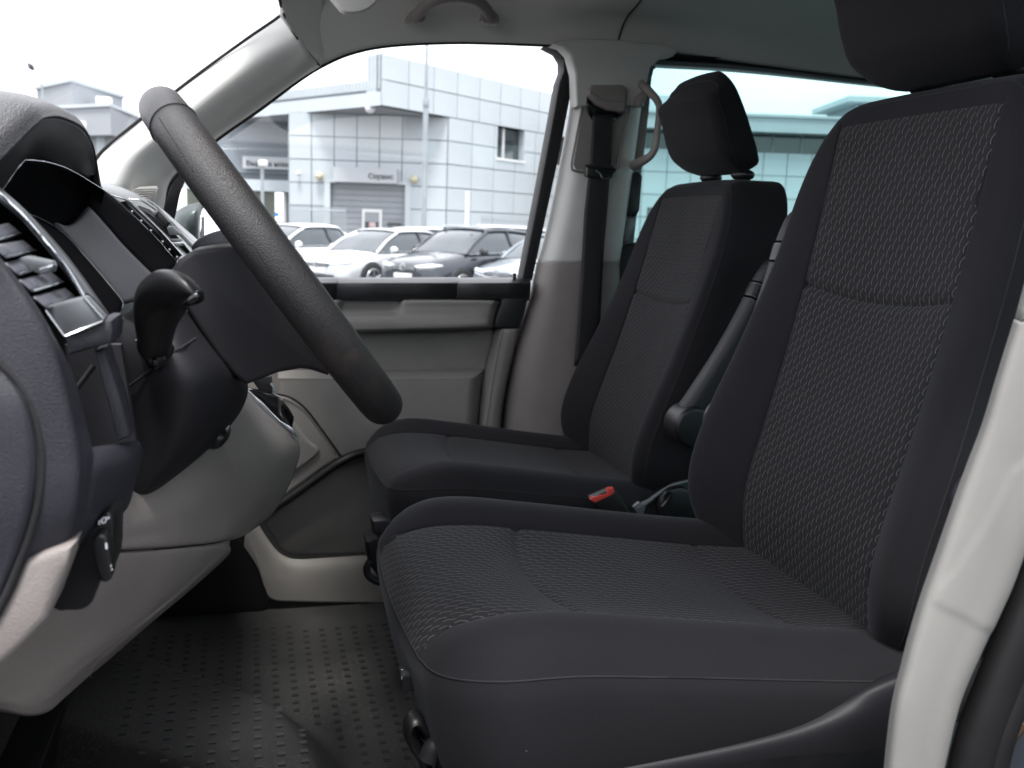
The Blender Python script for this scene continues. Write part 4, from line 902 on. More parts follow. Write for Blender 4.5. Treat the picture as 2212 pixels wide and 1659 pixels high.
# worn leather: scuffs and a brown rub near the lower rim, cracked seam at the top
def leather_worn():
    m = mat('worn rim leather', (.026, .024, .025), .42, spec=.5, grain=('leather', 1050, .5))
    n = m.node_tree.nodes; l = m.node_tree.links; b = n['Principled BSDF']
    t = n.new('ShaderNodeTexCoord')
    def blob(c, r, soft):
        s = n.new('ShaderNodeVectorMath'); s.operation = 'SUBTRACT'; l.new(t.outputs['Object'], s.inputs[0]); s.inputs[1].default_value = tuple(map(float, c))
        d = n.new('ShaderNodeVectorMath'); d.operation = 'LENGTH'; l.new(s.outputs[0], d.inputs[0])
        mr = n.new('ShaderNodeMapRange'); mr.inputs[1].default_value = r+soft; mr.inputs[2].default_value = max(r-soft, 0); l.new(d.outputs['Value'], mr.inputs[0]); return mr.outputs[0]
    z = n.new('ShaderNodeTexNoise'); z.inputs['Scale'].default_value = 55; z.inputs['Detail'].default_value = 7; z.inputs['Roughness'].default_value = .7; l.new(t.outputs['Object'], z.inputs['Vector'])
    zz = n.new('ShaderNodeMapRange'); zz.inputs[1].default_value = .46; zz.inputs[2].default_value = .62; l.new(z.outputs['Fac'], zz.inputs[0])
    k = math_(n, l, 'MULTIPLY', math_(n, l, 'MAXIMUM', blob(P(725, 770, .79), .035, .03), math_(n, l, 'MAXIMUM', blob(P(650, 650, .77), .015, .018), blob(P(815, 850, .86), .014, .02))), zz.outputs[0])
    mx = n.new('ShaderNodeMix'); mx.data_type = 'RGBA'; l.new(math_(n, l, 'MULTIPLY', k, .75), mx.inputs[0]); mx.inputs[6].default_value = (.026, .024, .025, 1); mx.inputs[7].default_value = (.065, .048, .036, 1)
    z3 = n.new('ShaderNodeTexNoise'); z3.inputs['Scale'].default_value = 260; z3.inputs['Detail'].default_value = 4; l.new(t.outputs['Object'], z3.inputs['Vector'])
    cr_ = n.new('ShaderNodeMapRange'); cr_.inputs[1].default_value = .50; cr_.inputs[2].default_value = .56; l.new(z3.outputs['Fac'], cr_.inputs[0])
    k2 = math_(n, l, 'MULTIPLY', blob(P(333, 240, .885), .012, .005), cr_.outputs[0])
    m2 = n.new('ShaderNodeMix'); m2.data_type = 'RGBA'; l.new(math_(n, l, 'MULTIPLY', k2, .8), m2.inputs[0]); l.new(mx.outputs[2], m2.inputs[6]); m2.inputs[7].default_value = (.075, .06, .05, 1)
    l.new(m2.outputs[2], b.inputs['Base Color'])
    rr = n.new('ShaderNodeMapRange'); rr.inputs[3].default_value = .34; rr.inputs[4].default_value = .56; l.new(z.outputs['Fac'], rr.inputs[0]); l.new(rr.outputs[0], b.inputs['Roughness'])
    return m
WORN = leather_worn()
tj = -math.radians(33)                        # joint of the smoother top section, both sides
rimseg('rim_top', tj+.004, -tj-.004, WORN)
rimseg('rim_wrap', -tj, 2*PI+tj, WORN, n=200)
for s in (1, -1):
    c = rim_pt(s*tj); rad = (math.cos(s*tj)*up_+math.sin(s*tj)*lat_)
    tube('joint_seam', [c+(RT+.0001)*(math.cos(a)*rad*.98+math.sin(a)*nrm*1.04) for a in np.linspace(0, 2*PI, 40, endpoint=False)], .0009, SEAM, wl, n=6, closed=True)
# glued seam along the near side of the wrap, broken in places
for a0, a1, tt0, tt1 in [(2.75, 2.80, -.62, -1.0), (2.86, 2.80, -1.42, -1.75), (2.82, 2.72, -2.15, -2.62)]:
    pts = []
    for q in np.linspace(0, 1, 26):
        t = tt0+(tt1-tt0)*q; a = PI+.28+random.uniform(-.012, .012); rad = (math.cos(t)*up_+math.sin(t)*lat_)
        a = .30+random.uniform(-.01, .01)+.15*q
        pts.append(rim_pt(t)+(RT+.0000)*(math.cos(a)*rad*.98-math.sin(a)*nrm*1.04*1.0))
    tube('wrap_seam', pts, .00035, SEAM, wl, n=5)
# hub, near spoke and lower spoke
hub = prism('hub_cover',
      [(364, 594, .815), (384, 563, .815), (416, 541, .815), (470, 533, .815), (522, 530, .815), (575, 585, .815), (640, 670, .815), (700, 750, .815), (716, 800, .815), (708, 812, .815), (696, 808, .815), (672, 800, .815), (650, 797, .815), (600, 806, .815), (560, 822, .815), (532, 832, .815), (505, 812, .815), (470, 772, .815), (425, 706, .815), (390, 648, .815)], SOFT2, wl, depth=.23, bevel=.014, seg=5)
prism('column_cap', [(414, 536, .93), (424, 520, .93), (450, 505, .93), (484, 497, .93), (520, 500, .93), (540, 520, .93), (520, 532, .93), (470, 530, .93), (440, 534, .93)], SOFT, wl, depth=.05, bevel=.006, seg=4, smoothpts=3)
tube('cap_seam', [P(414, 538, .925), P(440, 538, .925), P(480, 532, .925), P(520, 526, .925)], .0012, SEAM, wl, n=6, res=20)

# ------------------------------------------------------------------ steering column
sc_ = thing('steering_column', 'bulging charcoal steering column cover below the wheel', 'steering column', P(400, 850, .9))
surf('lower_cowl', [
    [(238, 700, .86), (290, 665, .80), (340, 632, .79), (378, 640, .80), (404, 672, .84), (420, 668, .92)],
    [(248, 765, .82), (310, 745, .77), (370, 728, .76), (424, 728, .785), (452, 738, .83), (470, 735, .92)],
    [(258, 850, .81), (330, 830, .76), (400, 808, .75), (468, 792, .78), (502, 800, .84), (520, 800, .94)],
    [(268, 940, .81), (345, 915, .765), (420, 880, .76), (490, 850, .80), (528, 838, .88), (536, 840, .97)],
    [(276, 1020, .81), (340, 1000, .78), (405, 960, .78), (470, 912, .82), (514, 884, .89), (522, 885, .98)],
    [(284, 1072, .81), (328, 1050, .80), (384, 1010, .81), (440, 960, .84), (478, 936, .90), (490, 930, .98)],
    [(284, 1091, .84), (330, 1064, .84), (378, 1030, .85), (428, 990, .87), (470, 952, .92), (482, 942, .99)],
    [(280, 1085, .92), (330, 1058, .93), (376, 1024, .94), (424, 984, .96), (462, 950, .99), (474, 940, 1.02)]], SOFT2, sc_, nu=60, nv=50, th=.004)
tube('cowl_seam', [P(255, 852, .806), P(290, 826, .777), P(324, 800, .758)], .0010, SEAM, sc_, n=6, res=20)
tube('cowl_seam', [P(374, 762, .7535), P(396, 748, .757), P(422, 731, .781)], .0010, SEAM, sc_, n=6, res=20)
tube('release_lever', [P(448, 950, .93), P(462, 954, .90), P(476, 942, .90), P(482, 928, .92)], .0075, BLACK, sc_, n=12, res=16)
prism('stalk_socket', [(291, 736, .751), (298, 724, .751), (330, 740, .751), (366, 736, .751), (376, 752, .751), (374, 768, .751), (358, 786, .751), (336, 803, .751), (322, 797, .751), (305, 768, .751)], GLOSS, sc_, depth=.02, bevel=.003)
prism('socket_ring', [(300, 742, .748), (304, 738, .748), (312, 750, .748), (328, 772, .748), (330, 790, .748), (324, 790, .748), (310, 768, .748)], BLACK, sc_, depth=.01, bevel=.001)
for (x, y) in [(345, 778), (352, 773), (337, 784)]:
    box('socket_clip', P(x, y, .747)-.0022, P(x, y, .747)+np.array([.002, .004, .0022]), BLACK, sc_, bevel=.0005)
st = thing('turn_signal_lever', 'smooth black stalk with rounded flat head in front of the column', 'stalk', P(340, 780, .75))
def loftp(name, secs, m, par, n=28, res=40, sq=1.0):
    """secs: (px, py, Y, half-width px direction vector (dx,dy) , r along it, r across towards camera)"""
    C_ = np.array([P(s[0], s[1], s[2]) for s in secs]); R1 = np.array([[s[3], s[4]] for s in secs]); D = np.array([[s[5], s[6]] for s in secs])
    C_, R1, D = cr(C_, res), cr(R1, res), cr(D, res)
    v = []
    for c, r_, d_ in zip(C_, R1, D):
        a1 = d_[0]*_r-d_[1]*_u; a1 /= np.linalg.norm(a1); a2 = _d
        for a in np.linspace(0, 2*PI, n, endpoint=False):
            ca, sa = math.cos(a), math.sin(a)
            v.append(c+a1*math.copysign(abs(ca)**sq, ca)*r_[0]+a2*math.copysign(abs(sa)**sq, sa)*r_[1])
    f = []
    for i in range(res-1):
        for j in range(n): f.append((i*n+j, i*n+(j+1) % n, (i+1)*n+(j+1) % n, (i+1)*n+j))
    f += [tuple(range(n))[::-1], tuple((res-1)*n+j for j in range(n))]
    o = mesh(name, v, f, m, par, sharp=70)
    bm = bmesh.new(); bm.from_mesh(o.data); bmesh.ops.recalc_face_normals(bm, faces=bm.faces[:]); bm.to_mesh(o.data); bm.free()
    return o
loftp('lever_arm', [(342, 790, .765, .006, .008, 1, 0), (334, 762, .750, .0115, .012, 1, .1), (334, 730, .735, .0125, .013, 1, .15), (337, 695, .715, .0145, .015, 1, .1), (346, 655, .695, .0175, .016, 1, .5),
       (366, 630, .680, .0165, .016, .75, 1), (392, 621, .668, .0125, .015, .4, 1), (415, 626, .66, .0088, .013, .3, 1), (430, 634, .657, .0050, .010, .3, 1), (437, 638, .657, .0008, .003, .3, 1)], BLACK, st, res=60, sq=.85)
loftp('lever_cap', [(396, 660, .652, .0012, .003, .3, 1), (412, 651, .651, .0030, .006, .3, 1), (430, 640, .651, .0040, .006, .3, 1), (438, 630, .652, .0012, .003, .3, 1)], GLOSS, st, res=20)
prism('lever_tip', [(342, 606, .70), (352, 596, .70), (366, 592, .70), (372, 600, .70), (352, 612, .70)], SATIN, st, depth=.01, bevel=.003)

# ------------------------------------------------------------------ dashboard
db = thing('dashboard', 'charcoal dashboard with pale beige knee panels, left side of the view', 'dashboard', (-.25, 1.2, .9))
surf('end_panel', [
    [(-160, 400, .57), (-90, 430, .565), (-40, 505, .57), (-18, 536, .60), (-10, 545, .64)],
    [(-140, 520, .56), (-50, 520, .556), (-2, 556, .560), (14, 574, .580), (24, 584, .63)],
    [(-140, 600, .56), (-20, 610, .555), (48, 628, .556), (76, 656, .572), (90, 684, .61)],
    [(-140, 720, .56), (0, 720, .552), (92, 715, .554), (122, 742, .568), (142, 772, .61)],
    [(-140, 850, .56), (0, 850, .550), (120, 830, .553), (152, 836, .568), (170, 846, .61)],
    [(-140, 920, .56), (0, 920, .550), (136, 910, .553), (170, 918, .568), (190, 925, .61)],
    [(-140, 970, .56), (0, 980, .550), (146, 985, .553), (182, 985, .565), (200, 985, .585)],
    [(-140, 1040, .56), (0, 1045, .550), (148, 1048, .553), (180, 1048, .563), (198, 1048, .578)],
    [(-140, 1120, .56), (0, 1120, .551), (140, 1118, .555), (172, 1116, .565), (190, 1114, .580)],
    [(-140, 1230, .56), (0, 1215, .553), (110, 1190, .560), (150, 1178, .568), (175, 1165, .585)],
    [(-140, 1330, .56), (-30, 1320, .556), (60, 1290, .565), (100, 1270, .575), (120, 1255, .59)]], SOFT, db, nu=80, nv=50, th=.004)
surf('shelf_front', [
    [(198, 966, .62), (225, 962, .63), (262, 957, .65), (293, 952, .675), (304, 958, .70)],
    [(194, 976, .600), (225, 974, .610), (262, 970, .635), (298, 962, .665), (308, 970, .70)],
    [(190, 1000, .578), (222, 1003, .592), (260, 1003, .622), (298, 998, .660), (308, 994, .70)],
    [(188, 1045, .572), (214, 1048, .585), (248, 1052, .615), (282, 1048, .655), (292, 1045, .70)],
    [(178, 1112, .572), (200, 1105, .582), (232, 1100, .615), (264, 1098, .655), (276, 1096, .70)],
    [(165, 1172, .575), (182, 1160, .588), (205, 1148, .62), (228, 1138, .655), (244, 1126, .69)],
    [(150, 1200, .60), (180, 1180, .61), (205, 1165, .64), (228, 1150, .67), (244, 1136, .70)]], SOFT, db, nu=50, nv=40, th=.004)
prism('slot_bar', [(203, 758, .64), (226, 752, .64), (262, 862, .64), (282, 944, .64), (252, 955, .64), (232, 870, .64)], SOFT, db, depth=.03, bevel=.004)
prism('slot_back', [(140, 745, .70), (260, 745, .70), (300, 990, .70), (180, 1000, .70)], SOFT2, db, depth=.01, bevel=0)
tube('slot_edge', [P(167, 838, .66), P(182, 818, .66), P(203, 790, .66)], .002, BLACK, db, n=6)
tube('panel_groove', [P(*p, .5515) for p in [(-60, 748), (-20, 770), (0, 786), (37, 823), (62, 865), (78, 910), (90, 970), (91, 1020), (84, 1075), (66, 1146), (45, 1205), (20, 1270), (0, 1310), (-30, 1370)]], .0024, SEAM, db, n=8, res=70)
surf('fuse_cover', [
    [(-160, 700, .552), (-80, 745, .552), (-20, 780, .552), (0, 796, .5505), (26, 824, .553)],
    [(-160, 850, .548), (-80, 860, .546), (20, 870, .546), (50, 873, .5475), (66, 880, .553)],
    [(-160, 1000, .546), (-80, 1000, .545), (40, 1000, .545), (72, 1000, .5475), (86, 1000, .553)],
    [(-160, 1120, .548), (-80, 1130, .546), (20, 1140, .546), (48, 1143, .5475), (63, 1143, .553)],
    [(-160, 1280, .552), (-100, 1290, .552), (-40, 1295, .552), (-14, 1300, .5505), (0, 1304, .553)]], SOFT, db, nu=40, nv=30, th=.003)
prism('side_strip', [(162, 1174, .552), (140, 1240, .552), (104, 1336, .552), (50, 1395, .552), (0, 1442, .552), (-80, 1500, .552), (-80, 1440, .552), (0, 1322, .552), (30, 1262, .552), (54, 1212, .552), (90, 1196, .552)], BEIGE, db, depth=.05, bevel=.005, seg=3)
# knee panels
surf('knee_panel', [
    [(180, 1000, .80), (285, 1010, .86), (375, 950, .95), (476, 880, 1.04), (522, 838, 1.14), (528, 846, 1.22)],
    [(196, 1085, .73), (290, 1080, .79), (380, 1025, .89), (480, 955, 1.0), (545, 888, 1.12), (572, 888, 1.22)],
    [(212, 1140, .70), (300, 1125, .77), (390, 1090, .87), (490, 1045, .98), (585, 985, 1.10), (645, 955, 1.22)],
    [(222, 1172, .70), (304, 1158, .77), (395, 1138, .87), (488, 1108, .975), (575, 1064, 1.09), (632, 1030, 1.21)],
    [(228, 1186, .702), (308, 1181, .772), (395, 1174, .872), (480, 1162, .97), (544, 1130, 1.08), (602, 1090, 1.19)],
    [(230, 1190, .72), (310, 1187, .79), (395, 1180, .89), (470, 1171, .98), (524, 1158, 1.06), (580, 1120, 1.20)]], BEIGE, db, nu=60, nv=60, th=.004)
surf('console_side', [[(528, 846, 1.22), (572, 888, 1.22), (645, 955, 1.22)], [(560, 838, 1.40), (600, 880, 1.40), (646, 940, 1.34)]], BEIGE, db, nu=8, nv=12, th=.003)
surf('lower_panel', [
    [(60, 1190, .66), (228, 1192, .725), (310, 1189, .795), (395, 1182, .885), (460, 1174, .965), (492, 1168, 1.02), (497, 1168, 1.10)],
    [(50, 1205, .645), (225, 1205, .712), (308, 1201, .780), (392, 1193, .870), (458, 1184, .95), (490, 1178, 1.01), (496, 1176, 1.10)],
    [(40, 1300, .63), (180, 1290, .69), (280, 1275, .77), (370, 1250, .86), (446, 1215, .95), (486, 1198, 1.01), (492, 1200, 1.10)],
    [(0, 1420, .62), (110, 1405, .68), (205, 1380, .74), (292, 1340, .81), (360, 1298, .88), (408, 1270, .94), (414, 1272, 1.04)],
    [(-40, 1500, .62), (40, 1495, .66), (120, 1465, .70), (196, 1420, .75), (262, 1378, .80), (318, 1345, .86), (326, 1346, .96)],
    [(-60, 1520, .63), (0, 1522, .65), (60, 1530, .68), (108, 1512, .71), (162, 1470, .76), (222, 1425, .80), (232, 1428, .90)],
    [(-60, 1532, .66), (0, 1536, .68), (60, 1546, .71), (104, 1536, .74), (140, 1506, .78), (186, 1466, .82), (190, 1461, .90)],
    [(-60, 1530, .80), (0, 1532, .82), (60, 1543, .84), (104, 1534, .86), (140, 1504, .88), (184, 1464, .88), (186, 1460, .92)]], BEIGE, db, nu=60, nv=60, th=.004)
# light switch
ls = prism('light_switch', [(262, 1128, .60), (244, 1126, .60), (236, 1108, .60), (226, 1109, .60), (205, 1135, .60), (164, 1175, .60), (140, 1240, .60), (113, 1313, .60), (150, 1319, .60), (178, 1317, .60), (200, 1300, .60), (216, 1258, .60), (240, 1244, .60), (244, 1180, .60)][1:], BLACK, db, depth=.05, bevel=.008, seg=4, smoothpts=2)
prism('switch_knob', [(198, 1176, .585), (206, 1160, .585), (218, 1155, .585), (230, 1162, .585), (238, 1200, .585), (242, 1236, .585), (240, 1252, .585), (228, 1259, .585), (218, 1254, .585), (206, 1225, .585)], BLACK, ls, depth=.02, bevel=.005, seg=4, smoothpts=2)
WHITE = mat('white print', (.75, .78, .82), .5)
prism('index_mark', [(227, 1174, .5835), (231, 1175, .5835), (232, 1186, .5835), (228, 1186, .5835)], WHITE, ls, depth=.001, bevel=0)
def mark(par, pts, r=.0005, closed=False): tube('printed_symbol', [P(*p) for p in pts], r, WHITE, par, n=5, closed=closed, local=True)
mark(ls, [(219, 1126, .596), (222, 1119, .596), (228, 1118, .596), (230, 1122, .596), (226, 1129, .596), (221, 1130, .596)], closed=True)
mark(ls, [(216, 1124, .596), (213, 1128, .596)]); mark(ls, [(233, 1116, .596), (235, 1120, .596)]); mark(ls, [(213, 1130, .596), (215, 1133, .596)])
mark(ls, [(237, 1218, .586), (240, 1222, .586), (238, 1227, .586), (235, 1223, .586)], closed=True)
mark(ls, [(236, 1213, .586), (237, 1215, .586)]); mark(ls, [(241, 1229, .586), (242, 1231, .586)]); mark(ls, [(233, 1230, .586), (234, 1233, .586)])
# side air vent
VY0, VY1 = .600, .690
SLAT = mat('blue grey vent slat', (.085, .088, .105), .35, spec=.6, var=(30, .1))
_le = [P(-60, 480, .600), P(0, 551, .600), P(34, 588, .600), P(68, 636, .600), P(102, 673, .600)]
_re = [P(-60, 385, .690), P(0, 439, .690), P(50, 480, .690), P(126, 568, .690), P(186, 645, .690)]
_sh = np.array([-.016, 0, .001])
surf('vent_well', [[tuple(p+_sh+np.array([0, -.02, 0])) for p in _le], [tuple(p+_sh+np.array([0, .01, 0])) for p in _re], [tuple(p+np.array([-.002, .003, 0])) for p in _re]], DISPLAY, db, nu=9, nv=24, th=.002, world=True, lin_u=True)
vf = surf('vent_frame', [
    [(-70, 380, .70), (4, 442, .683), (60, 490, .683), (133, 582, .683), (176, 643, .683)],
    [(-68, 372, .705), (12, 432, .680), (68, 483, .680), (140, 572, .680), (184, 632, .680)],
    [(-66, 360, .72), (30, 434, .69), (84, 492, .69), (158, 582, .69), (206, 648, .69)],
    [(-64, 350, .73), (4, 408, .72), (58, 458, .72), (142, 554, .72), (240, 688, .72)]], mat('dark satin vent frame', (.11, .117, .13), .36, metal=.3, spec=.5, var=(40, .08)), db, nu=16, nv=40, th=.004)
surf('vent_side', [[(4, 408, .72), (58, 458, .72), (142, 554, .72), (240, 688, .72)], [(8, 412, .76), (64, 462, .76), (148, 556, .76), (246, 692, .76)]], BLACK, db, nu=4, nv=20, th=.003)
prism('vent_plate', [(101, 661, .612), (174, 643, .612), (184, 645, .612), (223, 688, .612), (222, 693, .612), (141, 725, .612), (137, 722, .612), (98, 668, .612)], SATIN, db, depth=.02, bevel=.0015)
tube('chrome_edge', [P(97, 668, .610), P(137, 723, .610), P(142, 726, .610), P(221, 694, .610), P(224, 689, .610), P(180, 640, .612)], .0009, CHROME, db, n=6)
tube('chrome_edge', [P(180, 640, .668), P(139, 572, .672), P(76, 494, .672), P(45, 459, .672), P(0, 418, .672), P(-30, 390, .672)], .0012, CHROME, db, n=6, res=40)
prism('vent_base', [(139, 727, .615), (142, 745, .615), (147, 768, .615), (241, 742, .615), (246, 712, .615), (241, 692, .615), (224, 691, .615)], SOFT, db, depth=.05, bevel=.004)
for i, (nx, ny_, fx_, fy_) in enumerate([(-32, 524, 44, 503), (13, 554, 75, 540), (40, 591, 100, 573), (70, 627, 135, 608), (101, 663, 164, 642)]):
    a = P(nx, ny_, VY0+.003); b = P(fx_, fy_, VY1-.012); k = np.array([-.0066, 0, .0062])
    s = surf('vent_slat', [[tuple(a), tuple((a+b)/2), tuple(b)], [tuple(a+k*.5+np.array([0, 0, .0004])), tuple((a+b)/2+k*.5+np.array([0, 0, .0004])), tuple(b+k*.5+np.array([0, 0, .0004]))], [tuple(a+k), tuple((a+b)/2+k), tuple(b+k)]], SLAT, db, nu=5, nv=4, th=.0014, world=True, lin_u=True)
    tube('slat_glint', [a+np.array([.0004, 0, -.0003]), b+np.array([.0004, 0, -.0003])], .0008, CHROME, s, n=6, local=True)  # bright line added for the light caught along each slat
tb = prism('vent_tab', [(31, 565, .632), (42, 557, .632), (58, 553, .632), (112, 565, .632), (117, 574, .632), (114, 587, .632), (96, 593, .632), (82, 592, .632), (46, 576, .632)], SATIN, db, depth=.012, bevel=.0012)
prism('tab_face', [(84, 580, .6315), (114, 571, .6315), (115, 578, .6315), (112, 585, .6315), (86, 591, .6315)], CHROME, tb, depth=.001, bevel=.0004)
# instrument hood and display well
rimH = [(-90, 450, .66), (-40, 388, .68), (0, 347, .70), (40, 308, .725), (84, 266, .77), (108, 257, .82), (135, 259, .89), (178, 281, .98), (198, 317, 1.05), (207, 360, 1.09), (214, 400, 1.10), (216, 408, 1.10)]
rw_ = np.array([P(*p) for p in rimH])
def offs(dx, dz, sh=0):
    c = np.array([0, .9, 1.48]); q = rw_.copy(); d = q-c; d[:, 0] = 0
    q = q+d*sh; q[:, 0] += dx; q[:, 2] += dz; return [tuple(p) for p in q]
HOOD = mat('grained hood plastic', (.075, .075, .08), .42, spec=.7, var=(9, .1), grain=('leather', 700, .8))  # base raised so the sky's reflection on the hood is in its colour
surf('instrument_hood', [offs(-.40, -.045, .05), offs(-.22, -.004, .10), offs(-.10, .012, .10), offs(-.035, .013, .08), offs(-.008, .009, .04), offs(0, .001, 0)], HOOD, db, nu=50, nv=60, th=.002, world=True)
surf('hood_lining', [rimH, [(-80, 455, .70), (-30, 400, .72), (3, 372, .74), (32, 345, .76), (70, 310, .81), (100, 298, .86), (130, 300, .92), (168, 318, 1.0), (190, 345, 1.06), (203, 375, 1.09), (210, 400, 1.10), (216, 409, 1.10)],
     [(-70, 470, .76), (-20, 420, .78), (6, 405, .80), (24, 378, .82), (52, 346, .86), (75, 344, .90), (104, 348, .94), (150, 366, 1.02), (180, 380, 1.06), (200, 395, 1.09), (212, 404, 1.10), (217, 410, 1.10)]], SOFT2, db, nu=20, nv=60, th=.003)
surf('display_glass', [[(-60, 470, .80), (4, 408, .80), (52, 346, .86), (104, 348, .94), (170, 376, 1.02), (226, 414, 1.06)],
     [(-40, 480, .82), (30, 440, .86), (80, 410, .92), (130, 410, .98), (180, 430, 1.04), (215, 455, 1.06)],
     [(-20, 470, .84), (46, 462, .86), (95, 486, .90), (142, 510, .96), (173, 485, 1.0), (205, 459, 1.04)]], DISPLAY, db, nu=16, nv=24, th=.003, lin_v=True)
surf('well_side', [[(204, 378, 1.085), (226, 415, 1.10), (262, 446, 1.115), (300, 479, 1.125), (340, 520, 1.13), (384, 570, 1.135)], [(190, 440, 1.03), (202, 454, 1.02), (232, 488, 1.02), (262, 523, 1.02), (300, 562, 1.02), (345, 606, 1.02)]], DISPLAY, db, nu=8, nv=24, th=.003)
surf('well_floor', [[(190, 444, 1.03), (202, 455, 1.02), (232, 489, 1.02), (262, 524, 1.02), (300, 563, 1.02), (345, 607, 1.02)], [(150, 486, .965), (172, 482, .965), (205, 520, .96), (240, 560, .955), (275, 600, .95), (310, 640, .945)], [(120, 480, .90), (142, 508, .90), (175, 545, .895), (205, 578, .89), (240, 620, .885), (268, 655, .88)]], SOFT, db, nu=12, nv=24, th=.003)
surf('display_frame', [[(40, 455, .86), (90, 480, .885), (142, 509, .895), (175, 546, .89), (205, 579, .885), (240, 621, .88), (262, 650, .875), (264, 668, .87)], [(20, 420, .77), (60, 462, .77), (96, 502, .77), (135, 548, .77), (175, 602, .77), (210, 650, .77), (238, 688, .77), (246, 694, .77)]], DISPLAY, db, nu=8, nv=30, th=.003)
tube('frame_line', [P(45, 456, .852), P(95, 476, .878), P(143, 509, .892), P(205, 578, .882), P(245, 626, .876), P(264, 650, .872), P(265, 662, .868), P(258, 672, .86), P(240, 684, .84)], .0005, SATIN, db, n=6, res=50)
tube('chrome_line', [P(-30, 448, .755), P(4, 411, .76), P(28, 376, .79), P(50, 349, .82), P(60, 346, .84), P(100, 350, .90), P(140, 362, .96), P(169, 377, 1.01), P(200, 396, 1.06), P(226, 413, 1.095), P(262, 444, 1.11), P(300, 477, 1.12), P(340, 518, 1.125), P(380, 564, 1.13)], .0007, CHROME, db, n=6, res=90)
# centre of the dashboard, seen beyond the hood
DTOP = mat('sky lightened dashboard top plastic', (.20, .21, .22), .4, spec=.6, var=(9, .1), grain=('leather', 380, .5))  # base colour lightened: bright sky highlights put into the plastic
surf('dash_top', [
    [(170, 380, 1.10), (226, 412, 1.12), (262, 440, 1.16), (302, 474, 1.2), (338, 509, 1.2), (390, 560, 1.2), (440, 610, 1.2)],
    [(190, 385, 1.3), (236, 404, 1.3), (280, 430, 1.32), (320, 462, 1.34), (356, 494, 1.36), (405, 540, 1.36), (450, 585, 1.36)],
    [(200, 386, 1.6), (240, 399, 1.6), (290, 418, 1.62), (330, 442, 1.64), (366, 472, 1.66), (418, 520, 1.66), (470, 570, 1.66)],
    [(190, 384, 1.95), (216, 395, 1.95), (256, 404, 1.95), (300, 422, 1.95), (338, 444, 1.95), (372, 472, 1.95), (440, 530, 1.95)],
    [(100, 384, 1.97), (216, 397, 1.97), (256, 407, 1.97), (300, 426, 1.97), (338, 448, 1.97), (372, 478, 1.97), (440, 538, 1.97)]], DTOP, db, nu=40, nv=50, th=.003)
cv = prism('centre_vent', [(258, 436, 1.15), (272, 433, 1.15), (300, 455, 1.15), (345, 498, 1.15), (392, 552, 1.15), (379, 564, 1.15), (340, 518, 1.15), (300, 477, 1.15)], GLOSS, db, depth=.01, bevel=.001)
for (x, y) in [(284, 458), (304, 478), (325, 499), (350, 523), (365, 540), (381, 556)]:
    cyl('vent_clip', P(x-1, y, 1.147), P(x+3, y+1, 1.147), .0022, SATIN, cv, n=10, bevel=0, local=True)
tube('silver_line', [P(240, 421, 1.145), P(275, 434, 1.145), P(300, 455, 1.145), P(345, 498, 1.145), P(394, 552, 1.145)], .0010, CHROME, db, n=6, res=50)
prism('centre_panel', [(290, 448, 1.30), (300, 444, 1.30), (322, 452, 1.30), (345, 470, 1.30), (365, 490, 1.30), (400, 530, 1.30), (412, 545, 1.30), (400, 556, 1.30), (350, 500, 1.30)], GLOSS, db, depth=.01, bevel=.001)
tube('silver_line', [P(272, 430, 1.32), P(300, 432, 1.32), P(325, 446, 1.32), P(340, 458, 1.32), P(365, 484, 1.32), P(420, 541, 1.32)], .0013, CHROME, db, n=6, res=50)
tube('silver_line', [P(262, 414, 1.6), P(300, 424, 1.6), P(338, 448, 1.6), P(362, 472, 1.6), P(420, 528, 1.6)], .0016, CHROME, db, n=6, res=50)
tube('silver_line', [P(340, 452, 1.45), P(365, 478, 1.45), P(400, 515, 1.45), P(424, 541, 1.45)], .0022, SATIN, db, n=6, res=50)
kn = prism('radio_knob', [(330, 460, 1.24), (334, 455, 1.24), (342, 455, 1.24), (366, 480, 1.24), (364, 486, 1.24), (358, 490, 1.24), (350, 486, 1.24), (334, 472, 1.24)], BLACK, db, depth=.03, bevel=.003)
prism('knob_face', [(329, 461, 1.238), (333, 456, 1.238), (342, 456, 1.238), (338, 464, 1.238), (333, 466, 1.238)], SATIN, kn, depth=.002, bevel=.0005)
prism('display_key', [(360, 492, 1.28), (372, 488, 1.28), (390, 505, 1.28), (388, 508, 1.28), (366, 508, 1.28)], SATIN, db, depth=.01, bevel=.001)
prism('display_key', [(364, 516, 1.28), (390, 516, 1.28), (394, 522, 1.28), (366, 522, 1.28)], SATIN, db, depth=.01, bevel=.001)
prism('display_key', [(366, 524, 1.27), (396, 522, 1.27), (402, 530, 1.27), (372, 532, 1.27)], CHROME, db, depth=.01, bevel=.001)
# gear lever console
gc = thing('gear_lever', 'black gear lever in its silver framed console behind the steering wheel', 'gear lever', P(590, 880, 1.3))
prism('silver_frame', [(530, 850, 1.205), (555, 875, 1.205), (593, 914, 1.205), (620, 936, 1.205), (638, 948, 1.205), (641, 942, 1.205), (633, 922, 1.205), (629, 925, 1.205), (606, 909, 1.205), (571, 874, 1.205), (535, 843, 1.205)], CHROME, gc, depth=.01, bevel=.0015)
prism('console_plate', [(534, 842, 1.23), (561, 846, 1.23), (593, 852, 1.23), (625, 888, 1.23), (634, 908, 1.23), (630, 927, 1.23), (603, 905, 1.23), (571, 874, 1.23)], GLOSS, gc, depth=.02, bevel=.002)
prism('lever', [(540, 815, 1.25), (586, 812, 1.25), (590, 833, 1.25), (596, 888, 1.25), (584, 884, 1.25), (572, 862, 1.25), (560, 846, 1.25)], BLACK, gc, depth=.03, bevel=.006)
tube('lever_ring', [P(584, 828, 1.245), P(590, 836, 1.245), P(591, 850, 1.245)], .0022, CHROME, gc, n=8)
